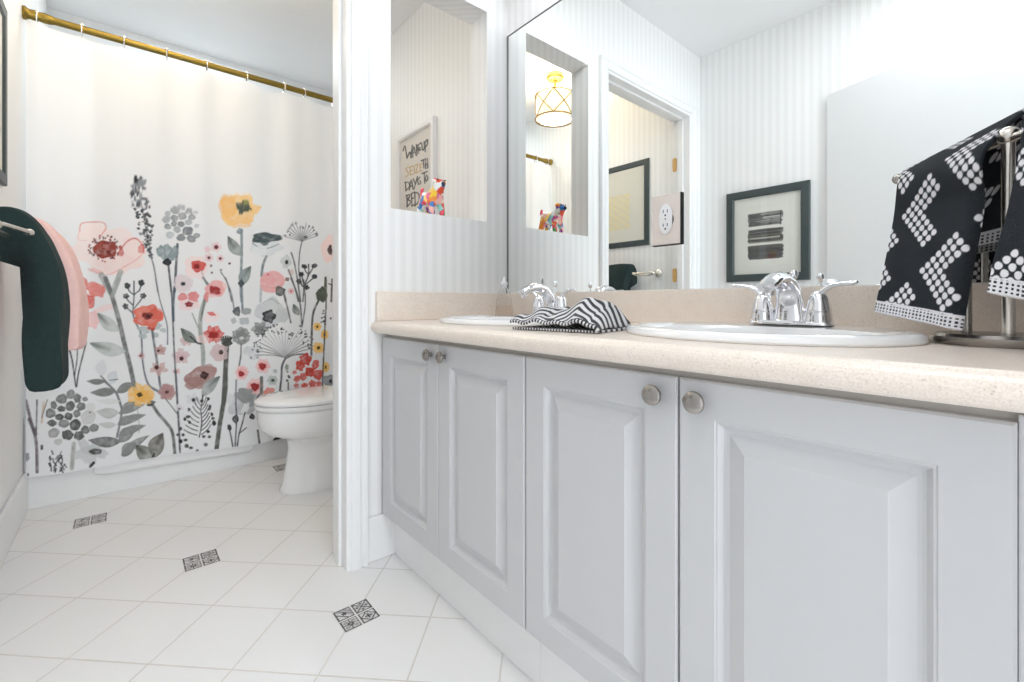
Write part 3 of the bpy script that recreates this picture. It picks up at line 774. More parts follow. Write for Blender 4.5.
    p.line([(128, 100), (158, 220), (178, 300), (182, 445)], 15, (128, 118, 124)); p.line([(182, 95), (178, 260)], 8, (112, 108, 114)); p.line([(145, 190), (175, 260)], 20, (90, 82, 92), .7); p.line([(215, 105), (205, 205)], 8, (206, 178, 150), .8); p.line([(232, 95), (205, 180)], 6, (150, 140, 134))
    p.ell(205, 325, 7, 13, (48, 44, 46)); p.ell(135, 372, 10, 20, (150, 148, 156)); p.ell(138, 458, 4, 7, DK)
    for x, y, rx, ry, c in ((302, 90, 27, 23, 128), (345, 68, 21, 22, 140), (377, 88, 18, 22, 122), (414, 93, 13, 11, 138), (263, 120, 15, 20, 128), (300, 138, 20, 14, 96), (343, 125, 23, 23, 112), (395, 128, 21, 20, 116), (247, 160, 24, 23, 130), (291, 178, 20, 16, 88), (335, 175, 20, 18, 92), (375, 162, 17, 19, 130),
                            (255, 207, 22, 16, 104), (312, 210, 26, 20, 140), (367, 217, 28, 26, 82), (263, 255, 27, 23, 168), (330, 265, 28, 24, 92), (385, 270, 24, 22, 94), (415, 242, 21, 20, 116), (458, 232, 22, 20, 130), (285, 298, 20, 15, 206), (430, 180, 34, 38, 214), (440, 130, 22, 20, 226)):
        p.ell(x, y, rx, ry, (c, c + 1, c), .92, RNG.uniform(-15, 15), .07, .32)
    p.dots([(438, 157)], 6, DK)
    for i in range(24):
        x, y = 280 + RNG.uniform(-42, 38), 392 + RNG.uniform(-55, 45); p.line([(x, y), (x + RNG.uniform(-12, 12), y + 16)], 7, (44, 44, 46), .9)
    p.line([(262, 440), (275, 400), (300, 345)], 5, (70, 70, 72)); p.line([(360, 308), (350, 428)], 20, (172, 172, 168), .8)
    p.petals(442, 345, 82, 50, 5, (204, 207, 209), .95, 15); p.ell(465, 347, 28, 16, (78, 84, 80)); p.ell(430, 385, 32, 20, (216, 218, 220), .8); p.line([(440, 420), (456, 402)], 14, (30, 30, 32))
    p.line([(510, 5), (562, 55), (585, 110), (592, 160), (570, 275)], 11, (118, 124, 126))
    for a, w, c in (((515, 5, 420, 5), 28, 128), ((562, 45, 440, 62), 42, 132), ((578, 155, 468, 152), 52, 196), ((566, 215, 480, 213), 30, 206), ((590, 295, 428, 292), 52, 108), ((570, 60, 660, 15), 44, 138), ((592, 160, 665, 105), 46, 134), ((572, 215, 665, 180), 44, 142), ((580, 300, 665, 225), 60, 142), ((595, 370, 665, 300), 56, 136), ((585, 100, 470, 100), 26, 228)):
        p.leaf(*a, w, (c, c + 2, c), .88)
    fr(E_)
    for a in ((5, 525, 182, 402), (-10, 405, 162, 340), (-10, 335, 162, 275), (-10, 268, 155, 212)): p.leaf(*a, 50, (142, 145, 144), .88)
    p.line([(105, 215), (118, 330), (118, 385)], 6, (150, 152, 152), .7)
    p.leaf(208, 542, 95, 462, 92, (136, 138, 128), .9, (62, 60, 50)); p.leaf(208, 542, 266, 385, 98, (126, 124, 116), .9, (92, 88, 80)); p.line([(200, 545), (212, 515)], 12, (40, 42, 40))
    p.line([(205, 220), (235, 265), (290, 330), (325, 390), (340, 525)], 20, (108, 110, 110), .9); p.leaf(165, 218, 222, 195, 34, (58, 60, 58), 1)
    p.petals(128, 152, 84, 58, 7, (246, 196, 104), 1); p.ell(150, 165, 50, 34, (243, 180, 80), .5); p.ell(122, 152, 17, 14, (64, 50, 30))
    p.line([(145, -5), (180, 90), (240, 130), (300, 200), (352, 268)], 8, (122, 128, 134)); p.line([(345, 15), (358, 250), (365, 360), (372, 528)], 13, (92, 98, 104))
    p.petals(290, 135, 52, 48, 6, (182, 142, 142), 1, 10, (74, 32, 36), .22); p.ell(365, 232, 25, 20, (232, 226, 230), .9); p.dots([(367, 240)], 6, DK)
    p.petals(450, 180, 44, 28, 5, (222, 224, 228), .9); p.ell(455, 182, 12, 9, (56, 58, 60))
    p.line([(490, 412), (505, 330), (500, 250), (508, 190)], 8, (46, 46, 48))
    for i in range(8):
        tt = i / 7; y = 405 - 180 * tt; x = 492 + 12 * tt
        for sg, dx, dy in ((-1, 104 - 70 * tt, 36 + 22 * tt), (1, 78 - 46 * tt, 70 - 10 * tt)):
            p.line([(x + sg * dx * .16, y - dy * .12), (x + sg * dx * .6, y - dy * .5), (x + sg * dx * .92, y - dy)], 7, (46, 46, 48), .85)
            if i % 2 == 0: p.ell(x + sg * dx * 1.12, y - dy * 1.2, 9, 11, (34, 34, 36))
    p.dots([(420, 288), (405, 432), (438, 480), (478, 497), (505, 190), (552, 240), (575, 298), (582, 330), (360, 400), (412, 468), (375, 440), (530, 460), (390, 400), (430, 322), (518, 410), (545, 380), (553, 412)], 11, (34, 34, 36))
    p.line([(652, -5), (652, 120), (632, 250), (615, 350), (597, 487)], 28, (100, 100, 94), .95); p.line([(645, 60), (620, 320)], 7, (86, 88, 84), .6)
    p.petals(785, 185, 82, 80, 5, (162, 166, 168), .95); p.ell(730, 235, 60, 44, (208, 211, 214), .9); p.ell(700, 190, 40, 40, (222, 225, 228), .7); p.ell(775, 235, 18, 38, (240, 241, 243), .95, 30)
    p.leaf(715, 330, 722, 270, 40, (40, 42, 44), 1); p.leaf(825, 305, 815, 265, 34, (40, 42, 44), 1)
    p.line([(718, 60), (716, 200), (720, 300), (712, 468)], 10, (104, 108, 112)); p.line([(772, 262), (755, 330), (735, 400), (725, 468)], 9, (70, 72, 76)); p.line([(675, 355), (688, 420), (697, 470)], 10, (96, 98, 100)); p.line([(782, 355), (735, 392)], 7, (90, 92, 94)); p.ell(677, 355, 14, 18, (70, 72, 74))
    p.line([(852, 372), (862, 450)], 13, (38, 34, 36)); p.leaf(945, 435, 1000, 425, 26, (40, 38, 38), 1); p.line([(878, 45), (875, 120), (845, 180)], 14, (108, 112, 112))
    # --- right half
    fr(C)
    p.ell(325, 170, 100, 92, (249, 210, 146), .95, 0, .1); p.ell(270, 150, 46, 70, (247, 192, 118), .6); p.ell(415, 165, 40, 30, (249, 208, 140), .9); p.ell(345, 240, 66, 34, (248, 204, 140), .6)
    p.ell(358, 155, 40, 36, (74, 84, 76), .95, 0, .18); p.ell(375, 130, 16, 12, (150, 156, 92), .8)
    p.leaf(346, 310, 335, 272, 36, (140, 154, 160), .95); p.line([(347, 285), (348, 420), (343, 600), (348, 690)], 15, (130, 144, 152), .9)
    p.leaf(347, 432, 270, 318, 62, (150, 160, 158), .95, (70, 82, 80)); p.leaf(343, 602, 402, 488, 62, (150, 160, 160), .95, (78, 92, 94))
    p.ell(488, 372, 88, 62, (226, 231, 235), .95); p.ell(490, 328, 84, 28, (70, 86, 90), .95, 0, .1); p.ell(440, 340, 34, 18, (60, 74, 78), .8); p.ell(480, 352, 30, 20, (74, 90, 94), .8); p.line([(410, 360), (450, 385), (500, 388), (560, 365)], 5, (120, 132, 138))
    p.ell(455, 400, 44, 24, (236, 240, 243), .8); p.line([(490, 435), (470, 485), (462, 545)], 15, (116, 128, 134), .9); p.line([(460, 600), (456, 690)], 14, (176, 184, 188), .8)
    p.ell(522, 580, 72, 60, (241, 184, 185), .95, 0, .06); p.ell(500, 560, 40, 36, (238, 170, 174), .5); p.line([(460, 600), (530, 612), (590, 590)], 4, (226, 150, 154), .6); p.dots([(500, 538)], 6, (200, 90, 96))
    p.leaf(545, 650, 598, 622, 60, (92, 98, 96), .95); p.line([(588, 640), (598, 690)], 11, (92, 98, 96))
    for a in range(-74, 75, 11):
        L = RNG.uniform(82, 112); th = math.radians(a); ex, ey = 690 + L * math.sin(th), 350 - L * math.cos(th) * .95
        p.line([(690, 350), (690 + L * .5 * math.sin(th * .8), 350 - L * .45 * math.cos(th)), (ex, ey)], 5, (130, 132, 138), .8)
        p.dots([(ex + RNG.uniform(-7, 7), ey + RNG.uniform(-9, 5)) for _ in range(3)], 4, (100, 102, 108))
    p.line([(690, 348), (676, 420), (672, 520), (690, 600)], 7, (88, 88, 94)); p.ell(710, 326, 12, 8, (90, 92, 98))
    p.ell(852, 390, 46, 84, (251, 224, 220), .9); p.ell(851, 398, 13, 28, (52, 24, 26))
    p.ell(600, 465, 28, 36, (208, 213, 216), .9); p.ell(603, 467, 9, 13, (40, 42, 46)); p.ell(606, 565, 11, 11, (120, 76, 66)); p.petals(628, 525, 18, 18, 5, (224, 206, 206), .9); p.petals(627, 632, 18, 18, 5, (238, 194, 198), .95, 0, (190, 80, 88), .3)
    p.line([(628, 415), (645, 470), (662, 560), (682, 690)], 9, (104, 108, 112)); p.line([(612, 510), (645, 600), (668, 690)], 8, (112, 114, 118))
    for P_ in ([(704, 495), (712, 520), (728, 535)], [(760, 487), (742, 520), (724, 545)], [(728, 480), (728, 540), (702, 600)], [(688, 535), (695, 570), (702, 600)], [(766, 548), (735, 575), (702, 602)], [(674, 578), (695, 605)], [(720, 610), (702, 606)], [(702, 600), (696, 690)]): p.line(P_, 8, (70, 70, 74))
    for x, y in ((704, 492), (762, 488), (686, 536), (763, 549), (672, 578), (718, 611)): p.ell(x, y, 16, 13, (58, 58, 62), .95, RNG.uniform(0, 60))
    p.ell(804, 648, 30, 38, (86, 88, 78), .95); p.line([(826, 555), (823, 605)], 13, (80, 76, 68)); p.line([(863, 565), (858, 690)], 11, (92, 86, 78)); p.line([(845, 590), (868, 600)], 8, (92, 86, 78))
    for x, y, r, h in ((155, 396, 20, 0), (205, 382, 29, 12), (163, 443, 26, 9), (228, 447, 22, 8)):
        p.petals(x, y, r, r * .9, 5, (240, 208, 212), .95); 
        if h: p.ell(x, y, h, h, (96, 40, 48))
    p.dots([(280, 475), (180, 527), (232, 513), (175, 488)], 7, (96, 46, 56))
    p.ell(95, 500, 66, 62, (249, 228, 228), .65); p.ell(102, 490, 40, 32, (208, 84, 78), .92); p.ell(95, 492, 18, 14, (140, 40, 40)); p.ell(125, 490, 16, 26, (216, 100, 92), .8)
    p.line([(128, 555), (158, 592)], 11, (130, 134, 134)); p.ell(200, 618, 54, 44, (238, 180, 180), .9); p.ell(197, 627, 34, 22, (170, 54, 56), .95, 20)
    p.petals(17, 588, 52, 50, 6, (232, 220, 224), .95); p.ell(17, 590, 13, 11, DK)
    p.line([(232, 525), (265, 580), (292, 690)], 7, (96, 100, 106)); p.ell(14, 664, 26, 20, (230, 150, 150)); p.ell(75, 662, 30, 26, (230, 146, 148)); p.ell(148, 665, 14, 28, (228, 150, 150), .8)
    fr(D)
    p.line([(258, -10), (290, 80), (305, 165)], 8, (104, 108, 114)); p.ell(321, 178, 21, 26, (96, 101, 106)); p.line([(348, -5), (350, 100), (354, 185)], 13, (124, 140, 150)); p.ell(376, 178, 24, 21, (166, 172, 176)); p.ell(303, 231, 15, 17, (192, 197, 200)); p.ell(363, 233, 29, 21, (192, 197, 200)); p.ell(345, 20, 16, 20, (66, 74, 80))
    p.ell(515, 190, 86, 82, (212, 217, 219), .85, 0, .14); p.ell(580, 200, 40, 40, (198, 203, 206), .6); p.ell(505, 207, 38, 36, (52, 58, 62)); p.line([(470, 130), (520, 108), (560, 135)], 5, (176, 182, 186))
    p.petals(345, 318, 50, 50, 6, (132, 137, 136), 1, 20); p.ell(348, 330, 12, 10, (220, 222, 222)); p.petals(452, 278, 46, 36, 6, (132, 137, 136), 1)
    p.ell(415, 410, 54, 38, (224, 227, 230), .95, 0, .2, .5); p.ell(395, 395, 30, 18, (214, 218, 222), .6)
    p.line([(265, 360), (258, 500), (247, 690)], 27, (96, 96, 92), .95)
    p.ell(263, 352, 32, 24, (72, 76, 68)); 
    for dx in (-30, -18, -5, 8, 20, 30): p.line([(263 + dx * .5, 352), (263 + dx, 318 + abs(dx) * .3)], 10, (70, 74, 66))
    p.petals(222, 412, 52, 48, 5, (218, 196, 198), .95, 30); p.ell(232, 410, 14, 12, (60, 34, 36))
    p.line([(345, 360), (343, 430), (334, 485)], 9, (110, 112, 116))
    for x, y, rx, ry, hx, hy, hr in ((350, 525, 38, 40, 346, 532, 17), (470, 488, 42, 40, 467, 490, 21), (425, 605, 50, 44, 424, 606, 24)):
        p.petals(x, y, rx, ry, 6, (244, 198, 198), .95); p.ell(x, y, rx * .7, ry * .65, (240, 176, 176), .6); p.ell(hx, hy, hr, hr * .9, (165, 46, 46), .95, 30)
    p.ell(505, 636, 34, 24, (232, 152, 142), .95, -15); p.line([(318, 570), (315, 690)], 8, (150, 154, 156)); p.line([(460, 555), (462, 645)], 18, (112, 113, 112), .9); p.ell(365, 652, 50, 40, (156, 160, 160), .9)
    p.ell(540, 518, 13, 11, (196, 200, 202)); p.petals(525, 570, 30, 26, 6, (186, 196, 192), .95); p.ell(527, 570, 10, 8, (60, 66, 62))
    for i, a in enumerate(range(-88, 80, 9)):          # seed head like a burst of fireworks
        th = math.radians(a); L = 165 if a < -50 else RNG.uniform(115, 175); ex, ey = 592 + L * math.sin(th), 440 - L * math.cos(th) * .98 - 8
        c = (96, 96, 100) if a < -55 or a > 55 else (186, 188, 192)
        p.line([(592, 440), (592 + L * .45 * math.sin(th * .75), 440 - L * .42 * math.cos(th * .9)), (ex, ey)], 4.5, c, .85)
        p.dots([(ex + RNG.uniform(-26, 26), ey + RNG.uniform(-34, 14)) for _ in range(4)], 4.6, (34, 34, 38))
    p.line([(596, 445), (578, 490), (574, 560), (564, 645)], 11, (84, 84, 88)); p.line([(596, 448), (640, 425), (720, 420)], 8, (84, 84, 88))
    p.ell(805, 85, 30, 42, (84, 90, 76), .95, 10); p.line([(785, 118), (755, 190), (747, 300), (745, 425)], 12, (82, 82, 76)); p.line([(626, -10), (655, 60), (680, 140), (690, 265)], 9, (104, 106, 110)); p.line([(700, 0), (710, 130), (692, 255)], 8, (88, 88, 92)); p.leaf(675, 200, 640, 135, 40, (150, 156, 150), .95, (60, 64, 62)); p.line([(590, 90), (608, 160), (626, 242)], 9, (104, 108, 106))
    for x, y, rx, ry in ((778, 265, 24, 23), (820, 310, 20, 32), (785, 385, 34, 31), (826, 495, 20, 33)): p.petals(x, y, rx, ry, 6, (244, 196, 98), 1); p.ell(x, y, rx * .3, ry * .28, (60, 44, 30))
    p.line([(826, 180), (816, 400), (806, 605)], 9, (86, 84, 78)); p.line([(830, 0), (828, 170)], 9, (110, 108, 96)); 
    for x, y, rx, ry, c in ((712, 450, 38, 38, (200, 62, 52)), (680, 485, 29, 35, (210, 78, 68)), (768, 480, 24, 29, (216, 94, 84)), (735, 522, 30, 31, (206, 72, 62)), (780, 537, 33, 32, (216, 88, 80)), (662, 560, 22, 20, (226, 122, 116)), (697, 548, 26, 22, (222, 110, 104)), (750, 588, 23, 23, (222, 104, 98)), (706, 600, 21, 21, (220, 104, 100)), (658, 598, 17, 15, (228, 124, 120)), (786, 588, 17, 17, (224, 112, 106)), (648, 523, 15, 13, (228, 146, 150))):
        p.ell(x, y, rx * .88, ry * .88, c, .95, RNG.uniform(-30, 30), .12)
        p.line([(x - rx * .5, y + ry * .2), (x + rx * .3, y - ry * .3)], 4, (140, 36, 32), .6)
    p.dots([(608, 520), (614, 545), (606, 570), (618, 552), (812, 190), (820, 210), (805, 215), (815, 235), (822, 250), (802, 240), (855, 218), (815, 175)], 6, (36, 36, 40)); p.line([(612, 580), (612, 630)], 8, (96, 96, 90)); p.ell(604, 495, 10, 18, (150, 160, 150)); p.ell(842, 572, 36, 34, (152, 158, 164), .9); p.ell(854, 574, 9, 12, (30, 30, 34))
    c_ = grid_mesh('shower_curtain', Xg, Yg, Zg, M_PRINT_FABRIC, None, p.C)
    tag(c_, 'white shower curtain printed with watercolour flowers in pink, grey and yellow', 'shower curtain')
curtain()
def liner():
    xs = np.linspace(-.10, .522, 160); zs = np.linspace(0, 1, 120)
    Xg, Sg = np.meshgrid(xs, zs, indexing='ij')
    bot = .092 - .022 * np.clip((Xg + .1) / .62, 0, 1) + .05 * np.clip((Xg - .49) / .032, 0, 1) ** 3 + .012 * np.clip((-.07 - Xg) / .03, 0, 1)
    Zg = bot + (1.975 - bot) * Sg
    Yg = YC + .0105 - .004 * np.sin(18 * Xg) * np.sin(3 * Zg) - .012 * np.clip(1 - Sg * 12, 0, 1) * 0
    c_ = grid_mesh('curtain_liner', Xg, Yg, Zg, M_LINER, None, None, solid=.0012)
    tag(c_, 'plain white liner hanging just below the hem of the floral shower curtain', 'curtain liner')
liner()

# ------------------------------------------------------------------ toilet
def toilet():
    cy = 2.235
    t = thing('toilet', (0.80, cy, 0), 'white porcelain toilet in front of the shower curtain, lid down', 'toilet')
    n = 48
    def egg(xf, xb, hw, z, p=1.0):
        xc = xf + (xb - xf) * .52; R = []
        for j in range(n):
            a = 2*math.pi*j/n; c, s = math.cos(a), math.sin(a)
            R.append((xc + (xb - xc) * c if c > 0 else xc + (xc - xf) * c, cy + hw * math.copysign(abs(s) ** p, s), z))
        return R
    m = MB()
    m.rings([egg(.535, 1.06, .118, .0005, .8), egg(.537, 1.06, .117, .012, .8), egg(.546, 1.05, .105, .03, .8), egg(.560, 1.02, .098, .12), egg(.570, .98, .096, .19), egg(.566, .96, .104, .225), egg(.535, .945, .130, .248), egg(.478, .940, .165, .270), egg(.452, .940, .180, .300), egg(.444, .940, .186, .340), egg(.444, .945, .187, .375), egg(.452, .94, .180, .383)])
    m.box((.92, cy - .11, .20), (1.10, cy + .11, .385))
    m.build('bowl', M_PORC, t, smooth=True)
    m = MB(); m.rings([egg(.438, .93, .188, .3855), egg(.434, .935, .191, .390), egg(.434, .935, .191, .400), egg(.440, .93, .187, .4045)]); m.build('seat', M_PORC, t, smooth=True)
    m = MB(); m.rings([egg(.438, .935, .188, .4075), egg(.433, .94, .191, .412), egg(.434, .94, .190, .420), egg(.450, .93, .180, .428), egg(.52, .90, .13, .433)]); m.build('lid', M_PORC, t, smooth=True)
    for s_ in (-.09, .05):
        m = MB(); m.box((.945, cy + s_, .386), (.985, cy + s_ + .04, .425)); m.build('hinge', M_PLASTIC, t, bevel=.006)
    m = MB(); m.box((1.00, cy - .215, .386), (1.192, cy + .215, .730)); tk = m.build('tank', M_PORC, t, bevel=.018, seg=3, smooth=True)
    m = MB(); m.box((.990, cy - .225, .7305), (1.196, cy + .225, .765)); m.build('tank_lid', M_PORC, t, bevel=.010, seg=3, smooth=True)
    m = MB(); m.tube([(.999, cy - .16, .68), (.985, cy - .16, .68), (.980, cy - .155, .68), (.980, cy - .09, .668)], [.011, .011, .007, .006], n=12); m.build('flush_lever', M_CHROME, tk, smooth=True)
toilet()

# ------------------------------------------------------------------ ceiling lamp in the bathroom (seen in the mirror)
def ceiling_lamp():
    x, y = 0.125, 2.217
    l = thing('ceiling_lamp', (x, y, ZC), 'lit drum ceiling lamp with gold criss-cross cage, seen in the mirror', 'ceiling lamp')
    m = MB(); m.lathe([(0, ZC - .0005), (.062, ZC - .0005), (.064, ZC - .02), (.055, ZC - .032), (.012, ZC - .036), (.010, ZC - .10), (0, ZC - .10)], (x, y, 0), 'z', 36); m.build('canopy', M_GOLD, l, smooth=True)
    r, z0, z1 = .135, 2.140, 2.300
    m = MB(); m.lathe([(r - .004, z0 + .004), (r, z0 + .004), (r, z1 - .004), (r - .004, z1 - .004)], (x, y, 0), 'z', 56)
    m.v = m.v; sh = MB(); R = []
    for rr, zz in ((r - .02, z0 + .012), (r - .002, z0 + .006), (r, z0 + .012), (r, z1 - .006), (r - .003, z1 - .006), (r - .003, z0 + .016)):
        R.append([(x + rr * math.cos(2*math.pi*j/56), y + rr * math.sin(2*math.pi*j/56), zz) for j in range(56)])
    sh.rings(R, caps=False); sh.build('shade', M_SHADE, l, smooth=True)
    df = MB(); df.lathe([(0, z0 + .001), (r - .03, z0 + .002), (r - .012, z0 + .006), (r - .012, z0 + .010), (0, z0 + .010)], (x, y, 0), 'z', 56); df.build('diffuser', M_SHADE, l, smooth=True)
    c = MB(); rc = r + .004
    for zz in (z0, z1): c.tube([(x + rc * math.cos(a), y + rc * math.sin(a), zz) for a in [2*math.pi*j/64 for j in range(65)]], .0045, n=8)
    for k in range(6):
        a0 = k * math.pi / 3 + .35
        for sg in (1, -1):
            c.tube([(x + rc * math.cos(a0 + sg * math.pi / 3 * q / 10), y + rc * math.sin(a0 + sg * math.pi / 3 * q / 10), z0 + (z1 - z0) * q / 10) for q in range(11)], .0030, n=8)
    for k in range(3):
        a0 = k * 2.094 + .35; c.tube([(x, y, z1 + .02), (x + rc * math.cos(a0), y + rc * math.sin(a0), z1)], .002, n=8)
    c.build('cage', M_GOLD, l, smooth=True)
    f = MB(); f.lathe([(0, z0 - .014), (.006, z0 - .012), (.012, z0 - .004), (.012, z0 + .001), (0, z0 + .001)], (x, y, 0), 'z', 20); f.build('finial', M_GOLD, l, smooth=True)
    b = bpy.data.lights.new('bathroom_bulb', 'AREA'); b.shape = 'DISK'; b.size = .22; b.energy = 1.1; b.color = (1.0, 0.93, 0.83)
    o = bpy.data.objects.new('bathroom_bulb', b); COL.objects.link(o); o.location = (x, y, z0 - .003)
    b = bpy.data.lights.new('bathroom_bulb_up', 'AREA'); b.shape = 'DISK'; b.size = .20; b.energy = 8; b.color = (1.0, 0.85, 0.63)
    o = bpy.data.objects.new('bathroom_bulb_up', b); COL.objects.link(o); o.location = (x, y, z1 - .02); o.rotation_euler = (math.pi, 0, 0)
ceiling_lamp()

# ------------------------------------------------------------------ framed pictures
def glazing():
    m, nt, bs = new_mat('picture_glass')
    nt.nodes.remove(bs)
    tr = nt.nodes.new('ShaderNodeBsdfTransparent'); gl = nt.nodes.new('ShaderNodeBsdfGlossy'); gl.inputs['Roughness'].default_value = .03
    mx = nt.nodes.new('ShaderNodeMixShader'); mx.inputs[0].default_value = .05; nt.links.new(tr.outputs[0], mx.inputs[1]); nt.links.new(gl.outputs[0], mx.inputs[2])
    nt.links.new(mx.outputs[0], nt.nodes['Material Output'].inputs['Surface'])
    return m
M_PANE = glazing()
def picture(name, label, xw, sgn, y0, y1, z0, z1, bw, depth, mat, mat_in, artist, res=200, pane=True):
    "picture on the wall plane x = xw, facing sgn"
    p = thing(name, (xw, (y0 + y1) / 2, (z0 + z1) / 2), label, 'picture')
    def rect(ins, dx): return [(xw + sgn * dx, y0 + ins, z0 + ins), (xw + sgn * dx, y1 - ins, z0 + ins), (xw + sgn * dx, y1 - ins, z1 - ins), (xw + sgn * dx, y0 + ins, z1 - ins)]
    m = MB(); m.rings([rect(0, .0008), rect(0, depth - .003), rect(.003, depth), rect(bw - .006, depth), rect(bw, depth - .006), rect(bw, .004)], caps=False)
    m.build('frame', mat, p)
    b = MB(); b.box((xw + sgn * .0008, y0 + .002, z0 + .002), (xw + sgn * .0035, y1 - .002, z1 - .002)); b.build('backing', mat_in, p)
    n = res
    Y, Z = np.meshgrid(np.linspace(y0 + bw, y1 - bw, n), np.linspace(z0 + bw, z1 - bw, n), indexing='ij')
    X = np.full(Y.shape, xw + sgn * .0060)
    C = artist(X, Y, Z)
    grid_mesh('art_print', X, Y, Z, M_PRINT, p, C, smooth=False)
    if pane:
        g = MB(); g.box((xw + sgn * (depth - .0115), y0 + bw - .001, z0 + bw - .001), (xw + sgn * (depth - .010), y1 - bw + .001, z1 - bw + .001)); g.build('glass', M_PANE, p)
    return p
def art_brush(X, Y, Z):
    U = (1.268 - Y) / .45 * 100; V = (1.526 - Z) / .546 * 100
    p = Paint(U, V, (222, 222, 214)); p.soft = .8
    for y in (19, 84): p.line([(20, y), (80, y)], .5, (196, 196, 188), .5)
    for k, (v0, v1) in enumerate(((27, 40), (44.5, 58), (62, 75))):
        for i in range(46):
            v = v0 + (v1 - v0) * RNG.random(); a, b = 29 + RNG.uniform(-1, 1.5), 67 + RNG.uniform(-2, 2.5)
            if k == 0: c = RNG.choice([(40, 44, 44), (120, 120, 116), (206, 206, 200), (222, 222, 214)])
            elif k == 1: c = RNG.choice([(34, 36, 36), (54, 52, 48), (90, 86, 78), (180, 176, 166)])
            else: c = RNG.choice([(36, 40, 40), (48, 50, 50), (70, 68, 66)])
            if k == 0 and RNG.random() < .5: b = RNG.uniform(36, 46); c = (60, 64, 64)
            p.line([(a, v), ((a + b) / 2, v + RNG.uniform(-.5, .5)), (b, v)], RNG.uniform(1.0, 3.0), c, .9)
    p.line([(67.5, 27), (67, 40)], 1.8, (46, 48, 48))
    return p.C
picture('framed_picture', 'charcoal framed print of three black brush bars, seen in the mirror beside the door', XV, 1, .818, 1.268, .980, 1.526, .044, .022, M_BLACKF, M_MAT, art_brush)
def art_grid(X, Y, Z):
    U = (2.28 - Y) / .538 * 100; V = (1.845 - Z) / .60 * 100
    p = Paint(U, V, (214, 212, 202)); p.soft = .5
    for i in range(9):
        for j in range(14):
            u, v = 30 + i * 4.8, 37 + j * 3.0
            m = (np.abs(U - u) < 2.0) & (np.abs(V - v) < 1.1)
            p.C[m] = lin(*((222, 210, 158) if (i + 2 * j) % 3 else (214, 204, 170)))
    p.ell(26, 79, 1.2, 1.0, (60, 60, 56))
    p.line([(12, 12), (88, 12)], .3, (190, 188, 178)); p.line([(12, 88), (88, 88)], .3, (190, 188, 178))
    return p.C
picture('framed_picture', 'large black framed yellow-grid print on the bathroom wall above the hanging towels', XB, 1, 1.742, 2.280, 1.250, 1.845, .040, .013, M_BLACKF, M_MAT, art_grid)
def art_words(X, Y, Z):
    U, V = project(X, Y, Z)
    p = Paint(U, V, (222, 216, 208)); p.soft = .55
    K = (58, 56, 54); G = (196, 164, 112)
    def let(strokes, w, c):
        for q in strokes: p.line(q, w, c, .92)
    p.frame(396, 120, .0733)
    let([[(98, 420), (122, 355), (150, 520)], [(150, 520), (190, 440), (205, 515)], [(205, 515), (222, 345)],
         [(228, 505), (240, 365), (272, 480)], [(235, 450), (262, 440)], [(280, 335), (282, 485)], [(318, 395), (282, 425), (310, 455)],
         [(300, 345), (340, 308)], [(302, 395), (330, 375)], [(300, 345), (306, 420), (335, 405)], [(352, 320), (362, 408), (385, 385), (384, 298)], [(398, 432), (400, 300)], [(400, 300), (428, 268), (428, 330), (402, 365)]], 19, K)
    p.frame(396, 160, .0791)
    let([[(160, 88), (122, 112), (150, 150), (152, 190), (120, 212)], [(178, 92), (182, 190)], [(176, 92), (215, 75)], [(180, 140), (208, 128)], [(182, 190), (220, 174)], [(228, 80), (236, 170)], [(242, 70), (276, 56), (252, 160), (292, 144)], [(302, 56), (308, 140)], [(302, 56), (330, 45)], [(304, 96), (326, 88)], [(308, 140), (336, 128)]], 15, G)
    let([[(318, 10), (378, -15)], [(346, 0), (352, 100)], [(372, 0), (376, 110)], [(396, -15), (402, 100)], [(372, 60), (400, 48)]], 18, K)
    let([[(120, 280), (126, 388)], [(112, 285), (160, 285), (168, 340), (122, 388)], [(168, 380), (192, 255), (216, 372)], [(178, 335), (208, 325)], [(218, 240), (244, 300)], [(272, 212), (228, 368)],
         [(304, 218), (276, 256), (286, 308), (312, 286), (302, 262)], [(325, 172), (396, 145)], [(356, 160), (364, 292)], [(388, 190), (372, 230), (386, 268), (404, 228), (388, 190)]], 17, K)
    let([[(138, 450), (142, 588)], [(128, 452), (176, 440), (150, 505)], [(150, 505), (190, 530), (138, 592)], [(196, 425), (202, 582)], [(196, 425), (226, 410)], [(198, 492), (224, 480)], [(202, 582), (228, 565)], [(238, 410), (242, 578)], [(228, 405), (286, 430), (288, 520), (236, 582)]], 18, K)
    return p.C
picture('framed_poster', 'white box framed poster of brush lettering, seen through the wall opening', XM, -1, 2.000, 2.414, 1.17, 1.803, .030, .026, M_WHITEF, M_MAT, art_words, res=260, pane=True)

